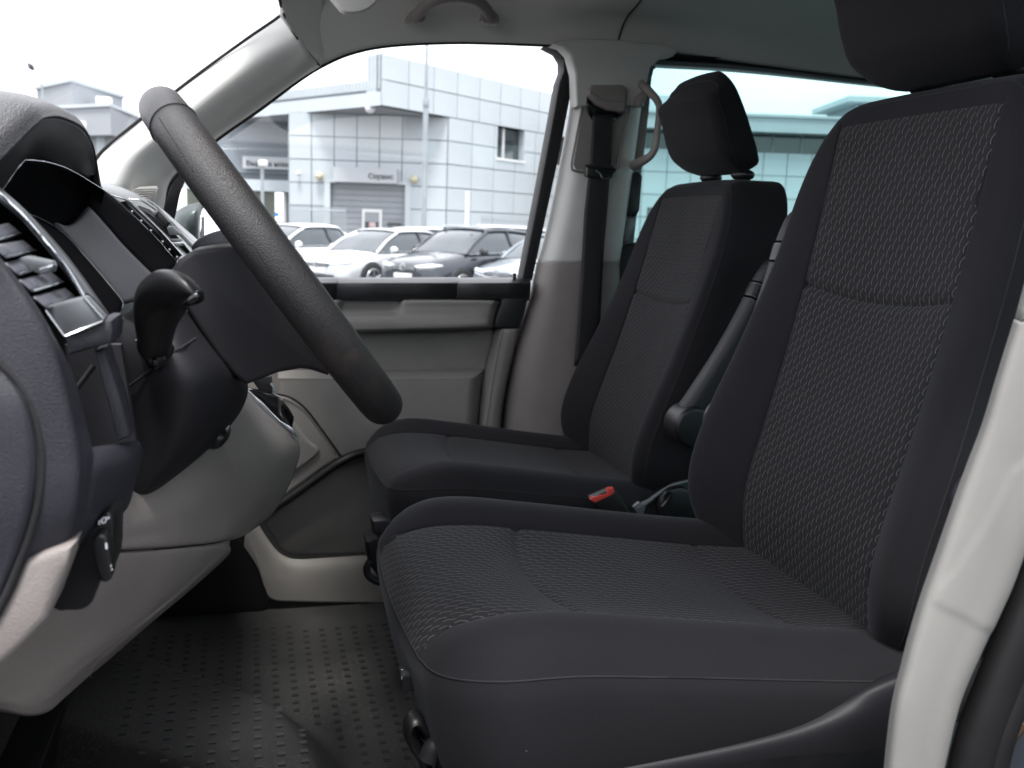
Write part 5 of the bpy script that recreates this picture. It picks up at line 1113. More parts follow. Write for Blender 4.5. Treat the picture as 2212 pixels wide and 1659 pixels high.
surf('boot', [[(592, 852, 1.24), (606, 860, 1.22), (620, 880, 1.22), (632, 902, 1.23)], [(594, 872, 1.25), (604, 884, 1.22), (614, 894, 1.23), (634, 910, 1.24)], [(596, 890, 1.24), (608, 902, 1.215), (618, 912, 1.22), (628, 924, 1.23)]], LEATHER, gc, nu=12, nv=12, th=.002)
# dark footwell behind the panels
fw = prism('footwell_liner', [(300, 1000, 2.04), (536, 1060, 2.04), (556, 1205, 2.04), (580, 1300, 2.04), (560, 1330, 2.04), (300, 1330, 2.04)], BLACK, db, depth=.02, bevel=.002)
box('glove_compartment', (-.75, 1.12, .92), (-.15, 2.06, 1.37), BLACK, db, bevel=.02)
box('footwell_floor', (-.78, 1.30, .60), (-.30, 2.0, .66), BLACK, db)
box('cross_beam', (-.75, .60, .95), (-.22, 2.05, 1.38), BLACK, db, bevel=.02)
# ------------------------------------------------------------------ outside: car park and buildings
GZ = -.14
ASPH = mat('worn asphalt', (.12, .12, .122), .85, var=(.6, .18), grain=('noise', 120, .6))
gv = [(-400, -300, GZ), (500, -300, GZ), (500, 900, GZ), (-400, 900, GZ)]
g = mesh('ground', gv, [(0, 1, 2, 3)], ASPH, smooth=False); g['kind'] = 'structure'
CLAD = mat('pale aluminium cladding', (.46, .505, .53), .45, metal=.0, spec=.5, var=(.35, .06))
CLAD2 = mat('shaded grey cladding', (.42, .46, .485), .5, var=(.35, .06))  # the pale cladding again, darker: shade put into the colour
JOINT = mat('grey joint backing', (.17, .19, .205), .8)
WIN = mat('dark window glass', (.03, .04, .045), .08, spec=.8)
WFR = mat('white window frame', (.7, .7, .7), .5)
DOORG = mat('grey sectional door', (.27, .29, .31), .55, var=(.8, .05))
SIGNM = mat('light grey sign board', (.42, .44, .46), .5)
INK = mat('dark sign letters', (.03, .035, .04), .5)
def col_at(px, Y): p = P(px, 480, Y); return np.array([p[0], p[1]])
Apt = col_at(820, 45.); Bpt = col_at(1200, 54.)
dR = (Bpt-Apt)/np.linalg.norm(Bpt-Apt)
def on_line(p0, d, px):     # where the vertical plane through p0 along d meets pixel column px
    v = ray(px, 480); a = np.array([[d[0], -v[0]], [d[1], -v[1]]]); s = np.linalg.solve(a, -p0); return s[0]
sC = on_line(Apt, dR, 963); Cpt = Apt+dR*sC
dW = np.array([-math.cos(YAW), math.sin(YAW)])
ZT = P(820, 114, 45.)[2]; ZS = P(820, 228, 45.)[2]
wshop = thing('service_building', 'pale panelled service building with a grey roller door and overhanging upper corner', 'building', (float(Apt[0]), float(Apt[1]), GZ))
def panels(par, p0, d, length, z0, z1, wid, hei, m, holes=(), out=1, shared={}):
    """cladding panels side by side, each its own piece with open joints"""
    n = np.array([d[1], -d[0]]);
    if np.dot(n, -p0) < 0: n = -n
    nc = max(1, round(length/wid)); nr = max(1, round((z1-z0)/hei)); wv = length/nc; hv = (z1-z0)/nr
    keyk = (round(wv, 3), round(hv, 3), m.name, round(d[0], 3))
    if keyk not in shared:
        bm = bmesh.new(); bmesh.ops.create_cube(bm, size=1)
        for v in bm.verts: v.co = Vector((v.co.x*(wv-.05), v.co.y*.05, v.co.z*(hv-.05)))
        bmesh.ops.rotate(bm, verts=bm.verts[:], cent=(0, 0, 0), matrix=Matrix.Rotation(math.atan2(d[1], d[0]), 3, 'Z'))
        me = bpy.data.meshes.new('panel'); bm.to_mesh(me); bm.free(); me.materials.append(m); shared[keyk] = me
    me = shared[keyk]
    for i in range(nc):
        for j in range(nr):
            s = (i+.5)*wv; z = z0+(j+.5)*hv
            hit = [h for h in holes if h[0] < s+wv*.49 and h[1] > s-wv*.49 and h[2] < z+hv*.49 and h[3] > z-hv*.49]
            if hit:      # panel cut round an opening
                a, b, c, e = hit[0]; u0, u1, v0, v1 = s-wv/2+.025, s+wv/2-.025, z-hv/2+.025, z+hv/2-.025
                for (x0, x1, y0, y1) in ((u0, min(u1, a), v0, v1), (max(u0, b), u1, v0, v1), (max(u0, a), min(u1, b), max(e, v0), v1), (max(u0, a), min(u1, b), v0, min(c, v1))):
                    if x1-x0 > .06 and y1-y0 > .06: wallslab('panel', par, p0, d, x0, x1, y0, y1, m, back=.05, front=.055)
                continue
            q = p0+d*s+n*.03
            o = bpy.data.objects.new('panel', me); COL.objects.link(o); o.parent = par
            o.matrix_parent_inverse = Matrix.LocRotScale(par.location, par.rotation_euler, par.scale).inverted(); o.location = (q[0], q[1], z)
def wallslab(name, par, p0, d, s0, s1, z0, z1, m, back=.3, front=0.0):
    n = np.array([d[1], -d[0]])
    if np.dot(n, -p0) < 0: n = -n
    a = p0+d*s0+n*front; b = p0+d*s1+n*front
    pts = [np.array([a[0], a[1], z0]), np.array([b[0], b[1], z0]), np.array([b[0], b[1], z1]), np.array([a[0], a[1], z1])]
    return prism(name, pts, m, par, depth=back, axis=(-n[0], -n[1], 0), bevel=0, world=True)
LR = on_line(Apt, dR, 1262); pw = LR/10
# windows on the right wall
def zat(px, py, p0, d):
    s = on_line(p0, d, px); q = p0+d*s; return P(px, py, q[1])[2], s
z1a, s1a = zat(1067, 259, Apt, dR); z1b, s1b = zat(1125, 348, Apt, dR)
z2a, s2a = zat(1168, 281, Apt, dR); s2b = s2a+(s1b-s1a); zw0, zw1 = z1b, z1a
panels(wshop, Apt, dR, LR, ZS, ZT, pw, (ZT-ZS)/2, CLAD)
wallslab('wall', wshop, Apt, dR, 0, LR+8, ZS, ZT-.02, JOINT)
holes = [(s1a-sC, s1b-sC, zw0, zw1), (s2a-sC, s2b-sC, zw0, zw1)]
hh_ = (ZT-ZS)/2; nlow = 6
panels(wshop, Cpt, dR, LR-sC, GZ, ZS, pw, (ZS-GZ)/nlow, CLAD, holes)
def around(hs, L_, z0, z1):
    # backing wall built round the openings
    xs_ = [0]+[v for h in hs for v in (h[0], h[1])]+[L_]
    for i in range(0, len(xs_)-1, 2):
        wallslab('wall', wshop, Cpt, dR, xs_[i], xs_[i+1], z0, z1, JOINT)
    for h in hs:
        wallslab('wall', wshop, Cpt, dR, h[0], h[1], z0, h[2], JOINT); wallslab('wall', wshop, Cpt, dR, h[0], h[1], h[3], z1, JOINT)
around([(max(0, h[0]), h[1], h[2], h[3]) for h in holes], LR-sC+8, GZ, ZS)
for (sa, sb_) in ((s1a, s1b), (s2a, s2b)):
    wn_ = wallslab('window', wshop, Apt, dR, sa, sb_, zw0, zw1, WIN, back=.05, front=-.35)
    wallslab('mullion', wshop, Apt, dR, sa+.36*(sb_-sa), sa+.44*(sb_-sa), zw0, zw1, WFR, back=.06, front=-.30)
    wallslab('mullion', wshop, Apt, dR, sa, sa+.06*(sb_-sa), zw0, zw1, WFR, back=.06, front=-.30)
    wallslab('sill', wshop, Apt, dR, sa-.1, sb_+.1, zw0-.12, zw0, WFR, back=.45, front=.10)
    wallslab('reveal', wshop, Apt, dR, sb_-.02, sb_+.04, zw0, zw1, CLAD2, back=.40, front=.04)
    wallslab('reveal', wshop, Apt, dR, sa, sb_, zw1-.02, zw1+.10, CLAD2, back=.40, front=.04)
# recessed wall with the roller door
LW = on_line(Cpt, dW, 625)
def zw(px, py): s = on_line(Cpt, dW, px); q = Cpt+dW*s; return P(px, py, q[1])[2], s
zd, sd0 = zw(876, 399); _, sd1 = zw(711, 399)
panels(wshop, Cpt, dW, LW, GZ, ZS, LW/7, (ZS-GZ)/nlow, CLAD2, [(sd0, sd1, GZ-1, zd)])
for a, b, c, e in ((0, sd0, GZ, ZS), (sd1, LW, GZ, ZS), (sd0, sd1, zd, ZS)): wallslab('wall', wshop, Cpt, dW, a, b, c, e, JOINT)
for k in range(12):
    z = GZ+(zd-GZ)*k/12
    wallslab('door_slat', wshop, Cpt, dW, sd0+.1, sd1-.1, z, z+(zd-GZ)/12-.025, DOORG, back=.05, front=-.28)
wallslab('door_back', wshop, Cpt, dW, sd0, sd1, GZ, zd, JOINT, back=.05, front=-.36)
for a, b in ((sd0-.25, sd0+.05), (sd1-.05, sd1+.25)): wallslab('door_frame', wshop, Cpt, dW, a, b, GZ, zd+.06, CLAD, back=.45, front=.08)
wallslab('door_frame', wshop, Cpt, dW, sd0-.25, sd1+.25, zd-.02, zd+.14, CLAD, back=.40, front=.09)
_, a = zw(823, 460); _, b = zw(780, 460); zt_, _ = zw(800, 452)
wd_ = wallslab('wicket_door', wshop, Cpt, dW, a, b, GZ, zt_, WFR, back=.04, front=-.24)
wallslab('wicket_leaf', wshop, Cpt, dW, a+.14, b-.14, GZ, zt_-.14, DOORG, back=.03, front=-.225)
za, _ = zw(800, 479); zb_, _ = zw(800, 493); _, a = zw(816, 480); _, b = zw(786, 480)
wallslab('door_window', wshop, Cpt, dW, a, b, zb_, za, WIN, back=.03, front=-.20)
_, a2 = zw(865, 480); _, b2 = zw(835, 480); wallslab('door_window', wshop, Cpt, dW, a2, b2, zb_, za, WIN, back=.03, front=-.20)
_, c2 = zw(803, 485); wallslab('door_notice', wshop, Cpt, dW, c2-.16, c2+.16, zb_+.05, za-.02, mat('pale pink notice', (.6, .42, .42), .6), back=.01, front=-.185)
zs1, s0_ = zw(858, 366); zs0, s1_ = zw(723, 393)
wallslab('sign_board', wshop, Cpt, dW, s0_, s1_, zs0, zs1, SIGNM, back=.35, front=.45)
def lettering(name, body, p, d, z, size, m, par, front):
    cu = bpy.data.curves.new(name, 'FONT'); cu.body = body; cu.size = size; cu.extrude = .02; cu.align_x = 'LEFT'
    o = bpy.data.objects.new(name, cu); COL.objects.link(o)
    dg = bpy.context.evaluated_depsgraph_get(); me = bpy.data.meshes.new_from_object(o.evaluated_get(dg)); bpy.data.objects.remove(o)
    n = np.array([d[1], -d[0]])
    if np.dot(n, -p) < 0: n = -n
    X = Vector((-d[0], -d[1], 0)); 
    if X.dot(Vector((_r0[0], _r0[1], 0))) < 0: X = -X
    Zv = Vector((0, 0, 1)); N = X.cross(Zv)
    q = p+n*front; M = Matrix((( X.x, Zv.x, N.x, q[0]), (X.y, Zv.y, N.y, q[1]), (X.z, Zv.z, N.z, z), (0, 0, 0, 1)))
    me.transform(M); me.materials.clear()
    return link(name, me, m, par)
zl, sl_ = zw(797, 388); lettering('sign_letters', 'Сервис', Cpt+dW*sl_, dW, zl+.03, .36, INK, wshop, .47)
for (x, y, r, m) in ((693, 381, .21, mat('yellowed lamp globe', (.50, .47, .33), .4)), (895, 388, .21, bpy.data.materials['yellowed lamp globe'] if 'yellowed lamp globe' in bpy.data.materials else None), (648, 375, .12, WFR)):
    z_, s_ = zw(x, y); q = Cpt+dW*s_; bm = bmesh.new(); bmesh.ops.create_uvsphere(bm, u_segments=16, v_segments=10, radius=r)
    bmesh.ops.translate(bm, verts=bm.verts[:], vec=(q[0]-.1, q[1]-.28, z_)); frombm('wall_lamp', bm, m or bpy.data.materials['yellowed lamp globe'], wshop)
    tube('lamp_bracket', [(q[0]-.1, q[1]-.25, z_-.02), (q[0], q[1], z_-.05)], .03, WFR, wshop, n=6)
# left wing: fascia with ribbed cladding, band, soffit
El = col_at(500, 56.); dL = (El-Apt)/np.linalg.norm(El-Apt); LL = on_line(Apt, dL, 455)
z_a, s_a = zat(789, 174, Apt, dL); z_top2 = z_a
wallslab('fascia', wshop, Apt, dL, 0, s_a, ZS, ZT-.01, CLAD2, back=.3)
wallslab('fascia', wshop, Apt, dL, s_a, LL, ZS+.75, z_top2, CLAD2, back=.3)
wallslab('band', wshop, Apt, dL, 0, LL, ZS, ZS+.62, CLAD, back=.3, front=.06)
wallslab('band_shadow_gap', wshop, Apt, dL, s_a*.5, LL, ZS+.62, ZS+.75, JOINT, back=.25, front=-.05)
for k in range(60):
    s = LL*(k+.5)/60
    wallslab('rib', wshop, Apt, dL, s-.04, s+.04, ZS+.78, (ZT if s < s_a else z_top2)-.03, CLAD, back=.05, front=.035)
El2 = Apt+dL*LL; Wl = Cpt+dW*LW
prism('soffit', [np.array([Apt[0]+.1, Apt[1]+.1, ZS]), np.array([Cpt[0], Cpt[1], ZS]), np.array([Cpt[0]+1, Cpt[1]+9, ZS]), np.array([Cpt[0]+dW[0]*13, Cpt[1]+dW[1]*13+9, ZS]), np.array([El2[0], El2[1], ZS])], mat('grey soffit panels', (.33, .34, .35), .7), wshop, depth=.2, axis=(0, 0, 1), bevel=0, world=True)
bm = bmesh.new(); bmesh.ops.create_uvsphere(bm, u_segments=16, v_segments=8, radius=.25); q = P(801, 236, 45.6)
bmesh.ops.translate(bm, verts=bm.verts[:], vec=Vector((q[0], q[1]+.3, ZS-.05))); frombm('soffit_lamp', bm, WFR, wshop)
# recessed entrance wall left of the roller door
W2 = Cpt+dW*LW+np.array([dW[1], -dW[0]])*(-0)+np.array([.2, 5.5]); 
def z2(px, py): s = on_line(W2, dW, px); q = W2+dW*s; return P(px, py, q[1])[2], s
wallslab('wall', wshop, Cpt+dW*LW, np.array([0.03, 1.]), 0, 6, GZ, ZS, CLAD2, back=.2)
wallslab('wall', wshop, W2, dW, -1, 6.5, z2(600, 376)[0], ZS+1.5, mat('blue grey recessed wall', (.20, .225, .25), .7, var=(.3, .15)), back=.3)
zb0, _ = z2(600, 367); zb1, sb0 = z2(627, 342); _, sb1 = z2(531, 342)
wallslab('sign_board', wshop, W2, dW, sb0-.2, sb1, zb0, zb1, SIGNM, back=.3, front=.5)
zl2, sl2 = z2(538, 359); lettering('sign_letters', 'Выдача новых автомобилей', W2+dW*sl2, dW, zl2, .40, INK, wshop, .52)
wallslab('canopy', wshop, W2, dW, -1, 6, z2(600, 415)[0], z2(600, 391)[0], CLAD, back=2.0, front=1.0)
wallslab('gap', wshop, W2, dW, -1, 6, z2(600, 391)[0], z2(600, 376)[0], JOINT, back=.3, front=-.2)
wallslab('entrance_glass', wshop, W2, dW, .9, 6, GZ, z2(600, 415)[0], mat('olive tinted entrance glass', (.14, .16, .12), .15, spec=.6, var=(.4, .3)), back=.1, front=-.3)
_, pa = z2(612, 450); _, pb = z2(618, 450); wallslab('door_frame', wshop, W2, dW, pb, pa, GZ, z2(600, 415)[0], WFR, back=.2, front=0)
_, pa = z2(620, 450); _, pb = z2(624, 450); wallslab('door_frame', wshop, W2, dW, pb, pa, GZ, z2(600, 415)[0], INK, back=.2, front=0)
_, pa = z2(596, 520*.888); q_, _ = z2(598, 462); wallslab('blue_notice', wshop, W2, dW, z2(602, 460)[1], z2(593, 460)[1], z2(598, 468)[0], z2(598, 459)[0], mat('blue notice', (.10, .35, .75), .5), back=.05, front=.05)
# roof block
0 and wallslab('roof_panel', wshop, Apt, dR, .2, LR+8, ZT-.25, ZT-.05, CLAD2, back=14, front=-.3)

# second building seen through the tinted rear window
rb = thing('low_building', 'low flat roofed building with dark window band seen through the tinted rear window', 'building', tuple(map(float, (*col_at(1600, 45.), GZ))))
R0 = col_at(1330, 47.); dB = np.array([math.cos(YAW), -math.sin(YAW)]); dB = dB/np.linalg.norm(dB)
dB = (col_at(1950, 43.)-R0); dB /= np.linalg.norm(dB); LB = on_line(R0, dB, 1960)+6
def z3(px, py): s = on_line(R0, dB, px); q = R0+dB*s; return P(px, py, q[1])[2], s
zr, _ = z3(1700, 258); zf, _ = z3(1700, 290); zwb, _ = z3(1700, 331)
panels(rb, R0, dB, LB, GZ, zwb, 1.25, (zwb-GZ)/5, CLAD)
wallslab('wall', rb, R0, dB, 0, LB, GZ, zwb, JOINT)
wallslab('fascia', rb, R0, dB, 0, LB, zf, zr, CLAD2, back=8, front=.8)
wallslab('roof_edge', rb, R0, dB, 0, LB, zr, zr+.14, CLAD, back=8, front=.9)
wallslab('window_band', rb, R0, dB, 0, LB, zwb, zf, WIN, back=.2, front=-.5)
for k in range(14):
    s = LB*(k+.3)/14; wallslab('mullion', rb, R0, dB, s-.05, s+.05, zwb, zf, DOORG, back=.1, front=-.45)
_, s_w = z3(1440, 250); wallslab('roof_block', rb, R0, dB, z3(1330, 250)[1], z3(1475, 250)[1], zr, z3(1430, 199)[0], CLAD, back=5, front=-1)
wallslab('side_door', rb, R0, dB, z3(1395, 450)[1], z3(1418, 450)[1], GZ, z3(1405, 448)[0], WIN, back=.1, front=.08)
_, sp0 = z3(1850, 220); wallslab('pavilion_roof', rb, R0, dB, z3(1822, 205)[1], z3(2080, 205)[1], z3(1850, 212)[0], z3(1850, 200)[0], CLAD, back=6, front=-1)
wallslab('pavilion_wall', rb, R0, dB, z3(1856, 205)[1], z3(2080, 205)[1], zr, z3(1850, 212)[0], DOORG, back=5, front=-1.8)
wallslab('pavilion_window', rb, R0, dB, z3(1862, 205)[1], z3(1885, 205)[1], zr+.3, z3(1850, 222)[0], WFR, back=.1, front=-1.7)

# distant block seen over the dashboard
fb = thing('flat_roofed_block', 'pale two tier block far off, seen over the dashboard through the windscreen', 'building', tuple(map(float, (*col_at(180, 80.), GZ))))
k0 = col_at(167, 74.); kl = col_at(93, 80.); kr = col_at(274, 82.)
HZ = P(167, 178, 74.)[2]
def pr(name, pts, z0, z1, m): prism(name, [np.array([p[0], p[1], z0]) for p in pts], m, fb, depth=z1-z0, axis=(0, 0, 1), bevel=0, world=True)
back_ = kl+(kr-k0)
FB = mat('pale grey render', (.29, .31, .33), .8, var=(.2, .08))
pr('upper_block', [k0, kr, back_, kl], 6, HZ, FB); pr('parapet', [k0+[0, -.2], kr+[.2, 0], back_, kl+[-.2, 0]], HZ, HZ+.25, CLAD2)
l0 = col_at(247, 64.); ll = col_at(120, 68.); lr = col_at(300, 70.)
LZ = P(247, 231, 64.)[2]; LZ0 = P(247, 292, 64.)[2]
pr('lower_block', [l0, lr, lr+[0, 12], ll+[0, 8], ll], LZ0, LZ, FB); pr('parapet', [l0+[0, -.2], lr+[.2, 0], lr+[0, 12], ll+[0, 8], ll+[-.2, 0]], LZ, LZ+.2, CLAD2)
pr('ground_storey', [l0+[.4, 1], lr+[0, 1], lr+[0, 12], ll+[0, 8], ll+[.4, 1]], GZ, LZ0, DOORG)
for px in (215, 240, 262): q = col_at(px, 66.); pr('column', [q, q+[.5, 0], q+[.5, .5], q+[0, .5]], GZ, LZ0, CLAD)
bm = bmesh.new(); q = P(225, 226, 76.); box('roof_unit', q-np.array([.5, .5, .6]), q+np.array([.5, .5, .5]), WFR, fb, bevel=.05)
q = P(174, 274, 66); box('roof_unit', q-np.array([.4, .4, .3]), q+np.array([.4, .4, .3]), WFR, fb, bevel=.05)

# lamp posts and poles
STEEL = mat('galvanised steel', (.30, .33, .35), .45, metal=.4, var=(2, .1))
lp = thing('lamp_post', 'tall grey steel pole standing in front of the service building', 'lamp post', tuple(map(float, (*P(915, 480, 30.)[:2], GZ))))
q = P(915, 480, 30.); cyl('lower_pole', (q[0], q[1], GZ), (q[0], q[1], 5.2), .085, STEEL, lp, bevel=0); cyl("upper_pole", (q[0], q[1], 5.2), (q[0], q[1], 9.6), .05, STEEL, lp, bevel=0)
cyl('collar', (q[0], q[1], 5.1), (q[0], q[1], 5.35), .10, STEEL, lp)
tube('lamp_arm', [(q[0], q[1], 9.55), (q[0]-.4, q[1]-.6, 9.9), (q[0]-.9, q[1]-1.3, 10.0)], .03, STEEL, lp, n=8)
box('lamp_head', (q[0]-1.2, q[1]-1.9, 9.92), (q[0]-.8, q[1]-1.2, 10.04), STEEL, lp, bevel=.03)
l2 = thing('lamp_post', 'small grey lamp post with white head left of the roller door building', 'lamp post', tuple(map(float, (*P(566, 480, 40.)[:2], GZ))))
q = P(566, 358, 40.); cyl('pole', (q[0], q[1], GZ), (q[0], q[1], q[2]), .07, STEEL, l2, bevel=0); box('lamp_head', q+np.array([-.16, -.2, -.05]), q+np.array([.22, .2, .22]), WFR, l2, bevel=.08)
l3 = thing('lamp_post', 'distant street lamp whose dark head stands high left in the white sky', 'lamp post', tuple(map(float, (*P(92, 480, 60.)[:2], GZ))))
q = P(92, 205, 60.); tube('pole', [(q[0], q[1], GZ), (q[0], q[1], q[2]), P(80, 170, 60.), P(72, 155, 60.)], [.09, .06, .035, .03], STEEL, l3, n=8, res=20)
a, b = P(60, 136, 60.), P(73, 152, 60.); tube('lamp_head', [a, (a+b)/2, b], [.05, .16, .08], INK, l3, n=8, res=10)
l4 = thing('flag_pole', 'thin white pole before the panelled wall, right of the roller door', 'pole', tuple(map(float, (*P(1010, 480, 38.)[:2], GZ))))
q = P(1010, 417, 38.); cyl('mast', (q[0], q[1], GZ), (q[0], q[1], q[2]), .09, WFR, l4, bevel=0); cyl('mast_cap', (q[0], q[1], q[2]), (q[0], q[1], q[2]+.06), .11, WFR, l4, bevel=.01)

# fences of thin bars
def fence(label, px0, px1, Y, ztop, n):
    a, b = P(px0, 480, Y), P(px1, 480, Y); f = thing('metal_fence', label, 'fence', (float(a[0]), float(a[1]), GZ), 'thin bar fences in front of the service building')
    bar = None
    for i in range(n):
        q = a+(b-a)*i/(n-1)
        if bar is None: bar = cyl('bar', (0, 0, GZ), (0, 0, ztop), .022, STEEL, f, n=6, bevel=0); o = bar
        else: o = bar.copy(); COL.objects.link(o)
        o.location = (q[0], q[1], 0)
    for z in (ztop-.12, GZ+.25): tube('rail', [(a[0], a[1], z), (b[0], b[1], z)], .025, STEEL, f, n=6)
fence('thin grey bar fence behind the white cars, left of the roller door', 628, 745, 34., 1.93, 26)
fence('thin grey bar fence right of the steel pole, behind the dark car', 1040, 1170, 36., 1.85, 28)

# ------------------------------------------------------------------ parked cars
TYRE = mat('tyre rubber', (.015, .015, .016), .8); RIMM = mat('alloy wheel', (.45, .46, .48), .3, metal=.8)
CGL = mat('car window glass', (.02, .032, .042), .04, spec=.7, coat=.5); LAMPG = mat('clear headlamp', (.65, .68, .72), .12, spec=.8, metal=.3)
PLATE = mat('white number plate', (.75, .75, .75), .5)
def paint(name, c, rough=.3): return mat(name, c, rough, metal=.25, coat=.8, spec=.5)
def car(label, px, zc, H, L, Wd, pm, suv=False, ang=55, emblem='ring'):
    v = ray(px, 480); v = v/np.dot(v, _d); f0 = CAM+v*zc
    a_ = math.radians(ang); R0_ = _r0; F0 = np.array([math.sin(YAW), math.cos(YAW), 0])
    fwd = -R0_*math.cos(a_)-F0*math.sin(a_)
    T = thing('parked_car', label, 'car', (f0[0], f0[1], GZ), 'cars parked side by side in the car park', rotz=math.atan2(fwd[1], fwd[0]))
    k = H/1.46; W2_ = Wd/2
    # stations: x (0 = nose, negative backwards), bottom z, shoulder z, top z, half width
    st_ = [(-.0, .32, .52*k, .58*k, .55), (-.06, .24, .55*k, .68*k, .72), (-.20, .20, .60*k, .76*k, .82), (-.5, .19, .66*k, .84*k, .88), (-.85, .19, .72*k, .90*k, .91), (-1.15, .19, .78*k, .95*k, .92),
           (-1.8, .19, .84*k, .97*k, .925), (-2.6, .19, .86*k, .98*k, .925), (-3.4, .20, .88*k, .99*k, .92), (-L+.6, .22, .88*k, 1.0*k, .90), (-L+.15, .26, .84*k, (1.0 if suv else .97)*k, .84), (-L, .34, .74*k, .84*k, .70)]
    S = cr(np.array(st_), 60); ver = []; nS = 60
    for x, zb, zs, zt, hw_ in S:
        hw_ *= W2_/.925
        prof = [(0, zb), (hw_*.85, zb), (hw_*.97, zb+.06), (hw_*1.0, zb+(zs-zb)*.45), (hw_*.985, zs), (hw_*.95, zs+(zt-zs)*.35), (hw_*.86, zs+(zt-zs)*.82), (hw_*.6, zt), (0, zt+.02)]
        ver += [(x, y, z) for y, z in prof]+[(x, -y, z) for y, z in prof[-2:0:-1]]
    m_ = 16; fc = []
    for i in range(nS-1):
        for j in range(m_): fc.append((i*m_+j, i*m_+(j+1) % m_, (i+1)*m_+(j+1) % m_, (i+1)*m_+j))
    fc += [tuple(range(m_)), tuple((nS-1)*m_+j for j in range(m_))[::-1]]
    bo_ = mesh('body', ver, fc, pm, T, local=True, sharp=50)
    bm = bmesh.new(); bm.from_mesh(bo_.data); bmesh.ops.recalc_face_normals(bm, faces=bm.faces[:]); bm.to_mesh(bo_.data); bm.free()
    # cabin
    rx = -L+(.35 if suv else .75)
    cst = [(-1.10, .93*k, .95*k, .80, .78), (-1.30, .94*k, 1.09*k, .82, .74), (-1.62, .95*k, 1.30*k, .83, .68), (-1.95, .96*k, H-.035, .835, .63), (-2.5, .96*k, H, .84, .62), (-3.1, .97*k, H-.02, .83, .61), (rx+.35, .97*k, H-.09-(0 if suv else .05), .80, .60), (rx, .97*k, 1.15*k, .78, .64), (rx-.25, .97*k, .99*k, .74, .68)]
    S2 = cr(np.array(cst), 48)
    def cab(i0, i1, grow, ylo, name, m, frac0=0., closed=True):
        ver = []; rows_ = 0
        for x, zb, zt, wb, wt in S2[i0:i1]:
            wb *= W2_/.925; wt *= W2_/.925
            pr_ = [(wb, zb), (wb-(wb-wt)*.5, zb+(zt-zb)*.55), (wt+.03, zb+(zt-zb)*.90), (wt-.06, zt-.005), (wt*.5, zt+.012), (0, zt+.02)]
            pr_ = [p for q, p in enumerate(pr_) if q >= ylo]
            full = [(x, y+(grow if y > .01 else 0), z+grow) for y, z in pr_]+[(x, -(y+grow), z+grow) for y, z in pr_[-2::-1]]
            ver += full; rows_ += 1; w__ = len(full)
        fc = [(i*w__+j, i*w__+j+1, (i+1)*w__+j+1, (i+1)*w__+j) for i in range(rows_-1) for j in range(w__-1)]
        return mesh(name, ver, fc, m, T, local=True, sharp=60)
    cab(0, 48, 0, 0, 'cabin_glass', CGL)
    r_ = cab(17, 41, .012, 2, 'roof', pm); md = r_.modifiers.new('t', 'SOLIDIFY'); md.thickness = .03
    for s in (-1, 1):
        def cp_(i, fr):
            x, zb, zt, wb, wt = S2[i]; wb *= W2_/.925; wt *= W2_/.925
            return (x, s*(wb+(wt+.02-wb)*fr+.006), zb+(zt-zb)*fr)
        tube('pillar', [cp_(0, .1), cp_(5, .92), cp_(10, .93), cp_(17, .95)], .035, pm, T, n=8, res=20, local=True)
        tube('pillar', [cp_(26, 0), cp_(25, .5), cp_(25, .93)], .03, INK, T, n=8, local=True)
        tube('pillar', [cp_(41, .0), cp_(39, .5), cp_(36, .93)], .055, pm, T, n=8, local=True)
        tube('window_trim', [cp_(3, 0), cp_(14, 0), cp_(26, 0), cp_(40, 0)], .012, CHROME, T, n=6, local=True)
        # mirror
        bm = bmesh.new(); bmesh.ops.create_uvsphere(bm, u_segments=14, v_segments=8, radius=1); bmesh.ops.scale(bm, vec=(.07, .12, .09), verts=bm.verts[:])
        bmesh.ops.translate(bm, verts=bm.verts[:], vec=(-1.45, s*(W2_+.08), 1.0*k)); frombm('mirror', bm, pm if not suv else INK, T, local=True)
        # lamp cluster wrapping the corner
        pts = [(-.035, s*.30*W2_/.925, .66*k), (-.06, s*.52*W2_/.925, .67*k), (-.14, s*.70*W2_/.925, .69*k), (-.34, s*.82*W2_/.925, .71*k)]
        hl_ = tube('headlight', pts, [.035, .055, .06, .02], LAMPG, T, n=10, res=20, local=True, flat=((1, 0, 0), .8))
        tube('lamp_lens', [(-.05, s*.42*W2_/.925, .665*k), (-.085, s*.50*W2_/.925, .668*k)], .045, WHITE, hl_, n=10, local=True)
        for wx in (-.86, -L+.80):
            cyl('wheel_arch', (wx, s*(W2_-.20), .34), (wx, s*(W2_-.004), .34), .375, INK, T, n=32, bevel=.01, local=True)
            tw = cyl('tyre', (wx, s*(W2_-.20), .33), (wx, s*(W2_+.012), .33), .33, TYRE, T, n=32, bevel=.03, local=True)
            cyl('rim', (wx, s*(W2_-.02), .33), (wx, s*(W2_+.017), .33), .225, INK, tw, n=28, bevel=.004, local=True)
            for q in range(5):
                an = q*2*PI/5+.3; tube('spoke', [(wx, s*(W2_+.02), .33), (wx+.21*math.cos(an), s*(W2_+.022), .33+.21*math.sin(an))], .026, RIMM, tw, n=6, local=True)
            tube('rim_edge', [(wx+.22*math.cos(t), s*(W2_+.018), .33+.22*math.sin(t)) for t in np.linspace(0, 2*PI, 24, endpoint=False)], .016, RIMM, tw, n=6, closed=True, local=True)
    # front: grille, lower intake, plate, emblem
    box('grille', (-.06, -.36, .60*k), (.012, .36, .68*k), INK, T, local=True, bevel=.01)
    for z in (.617, .64, .662): box('grille_bar', (.0, -.35, z*k-.004), (.018, .35, z*k+.004), CHROME, T, local=True, bevel=.002)
    box('lower_intake', (-.08, -.55, .30), (.006, .55, .42), INK, T, local=True, bevel=.02)
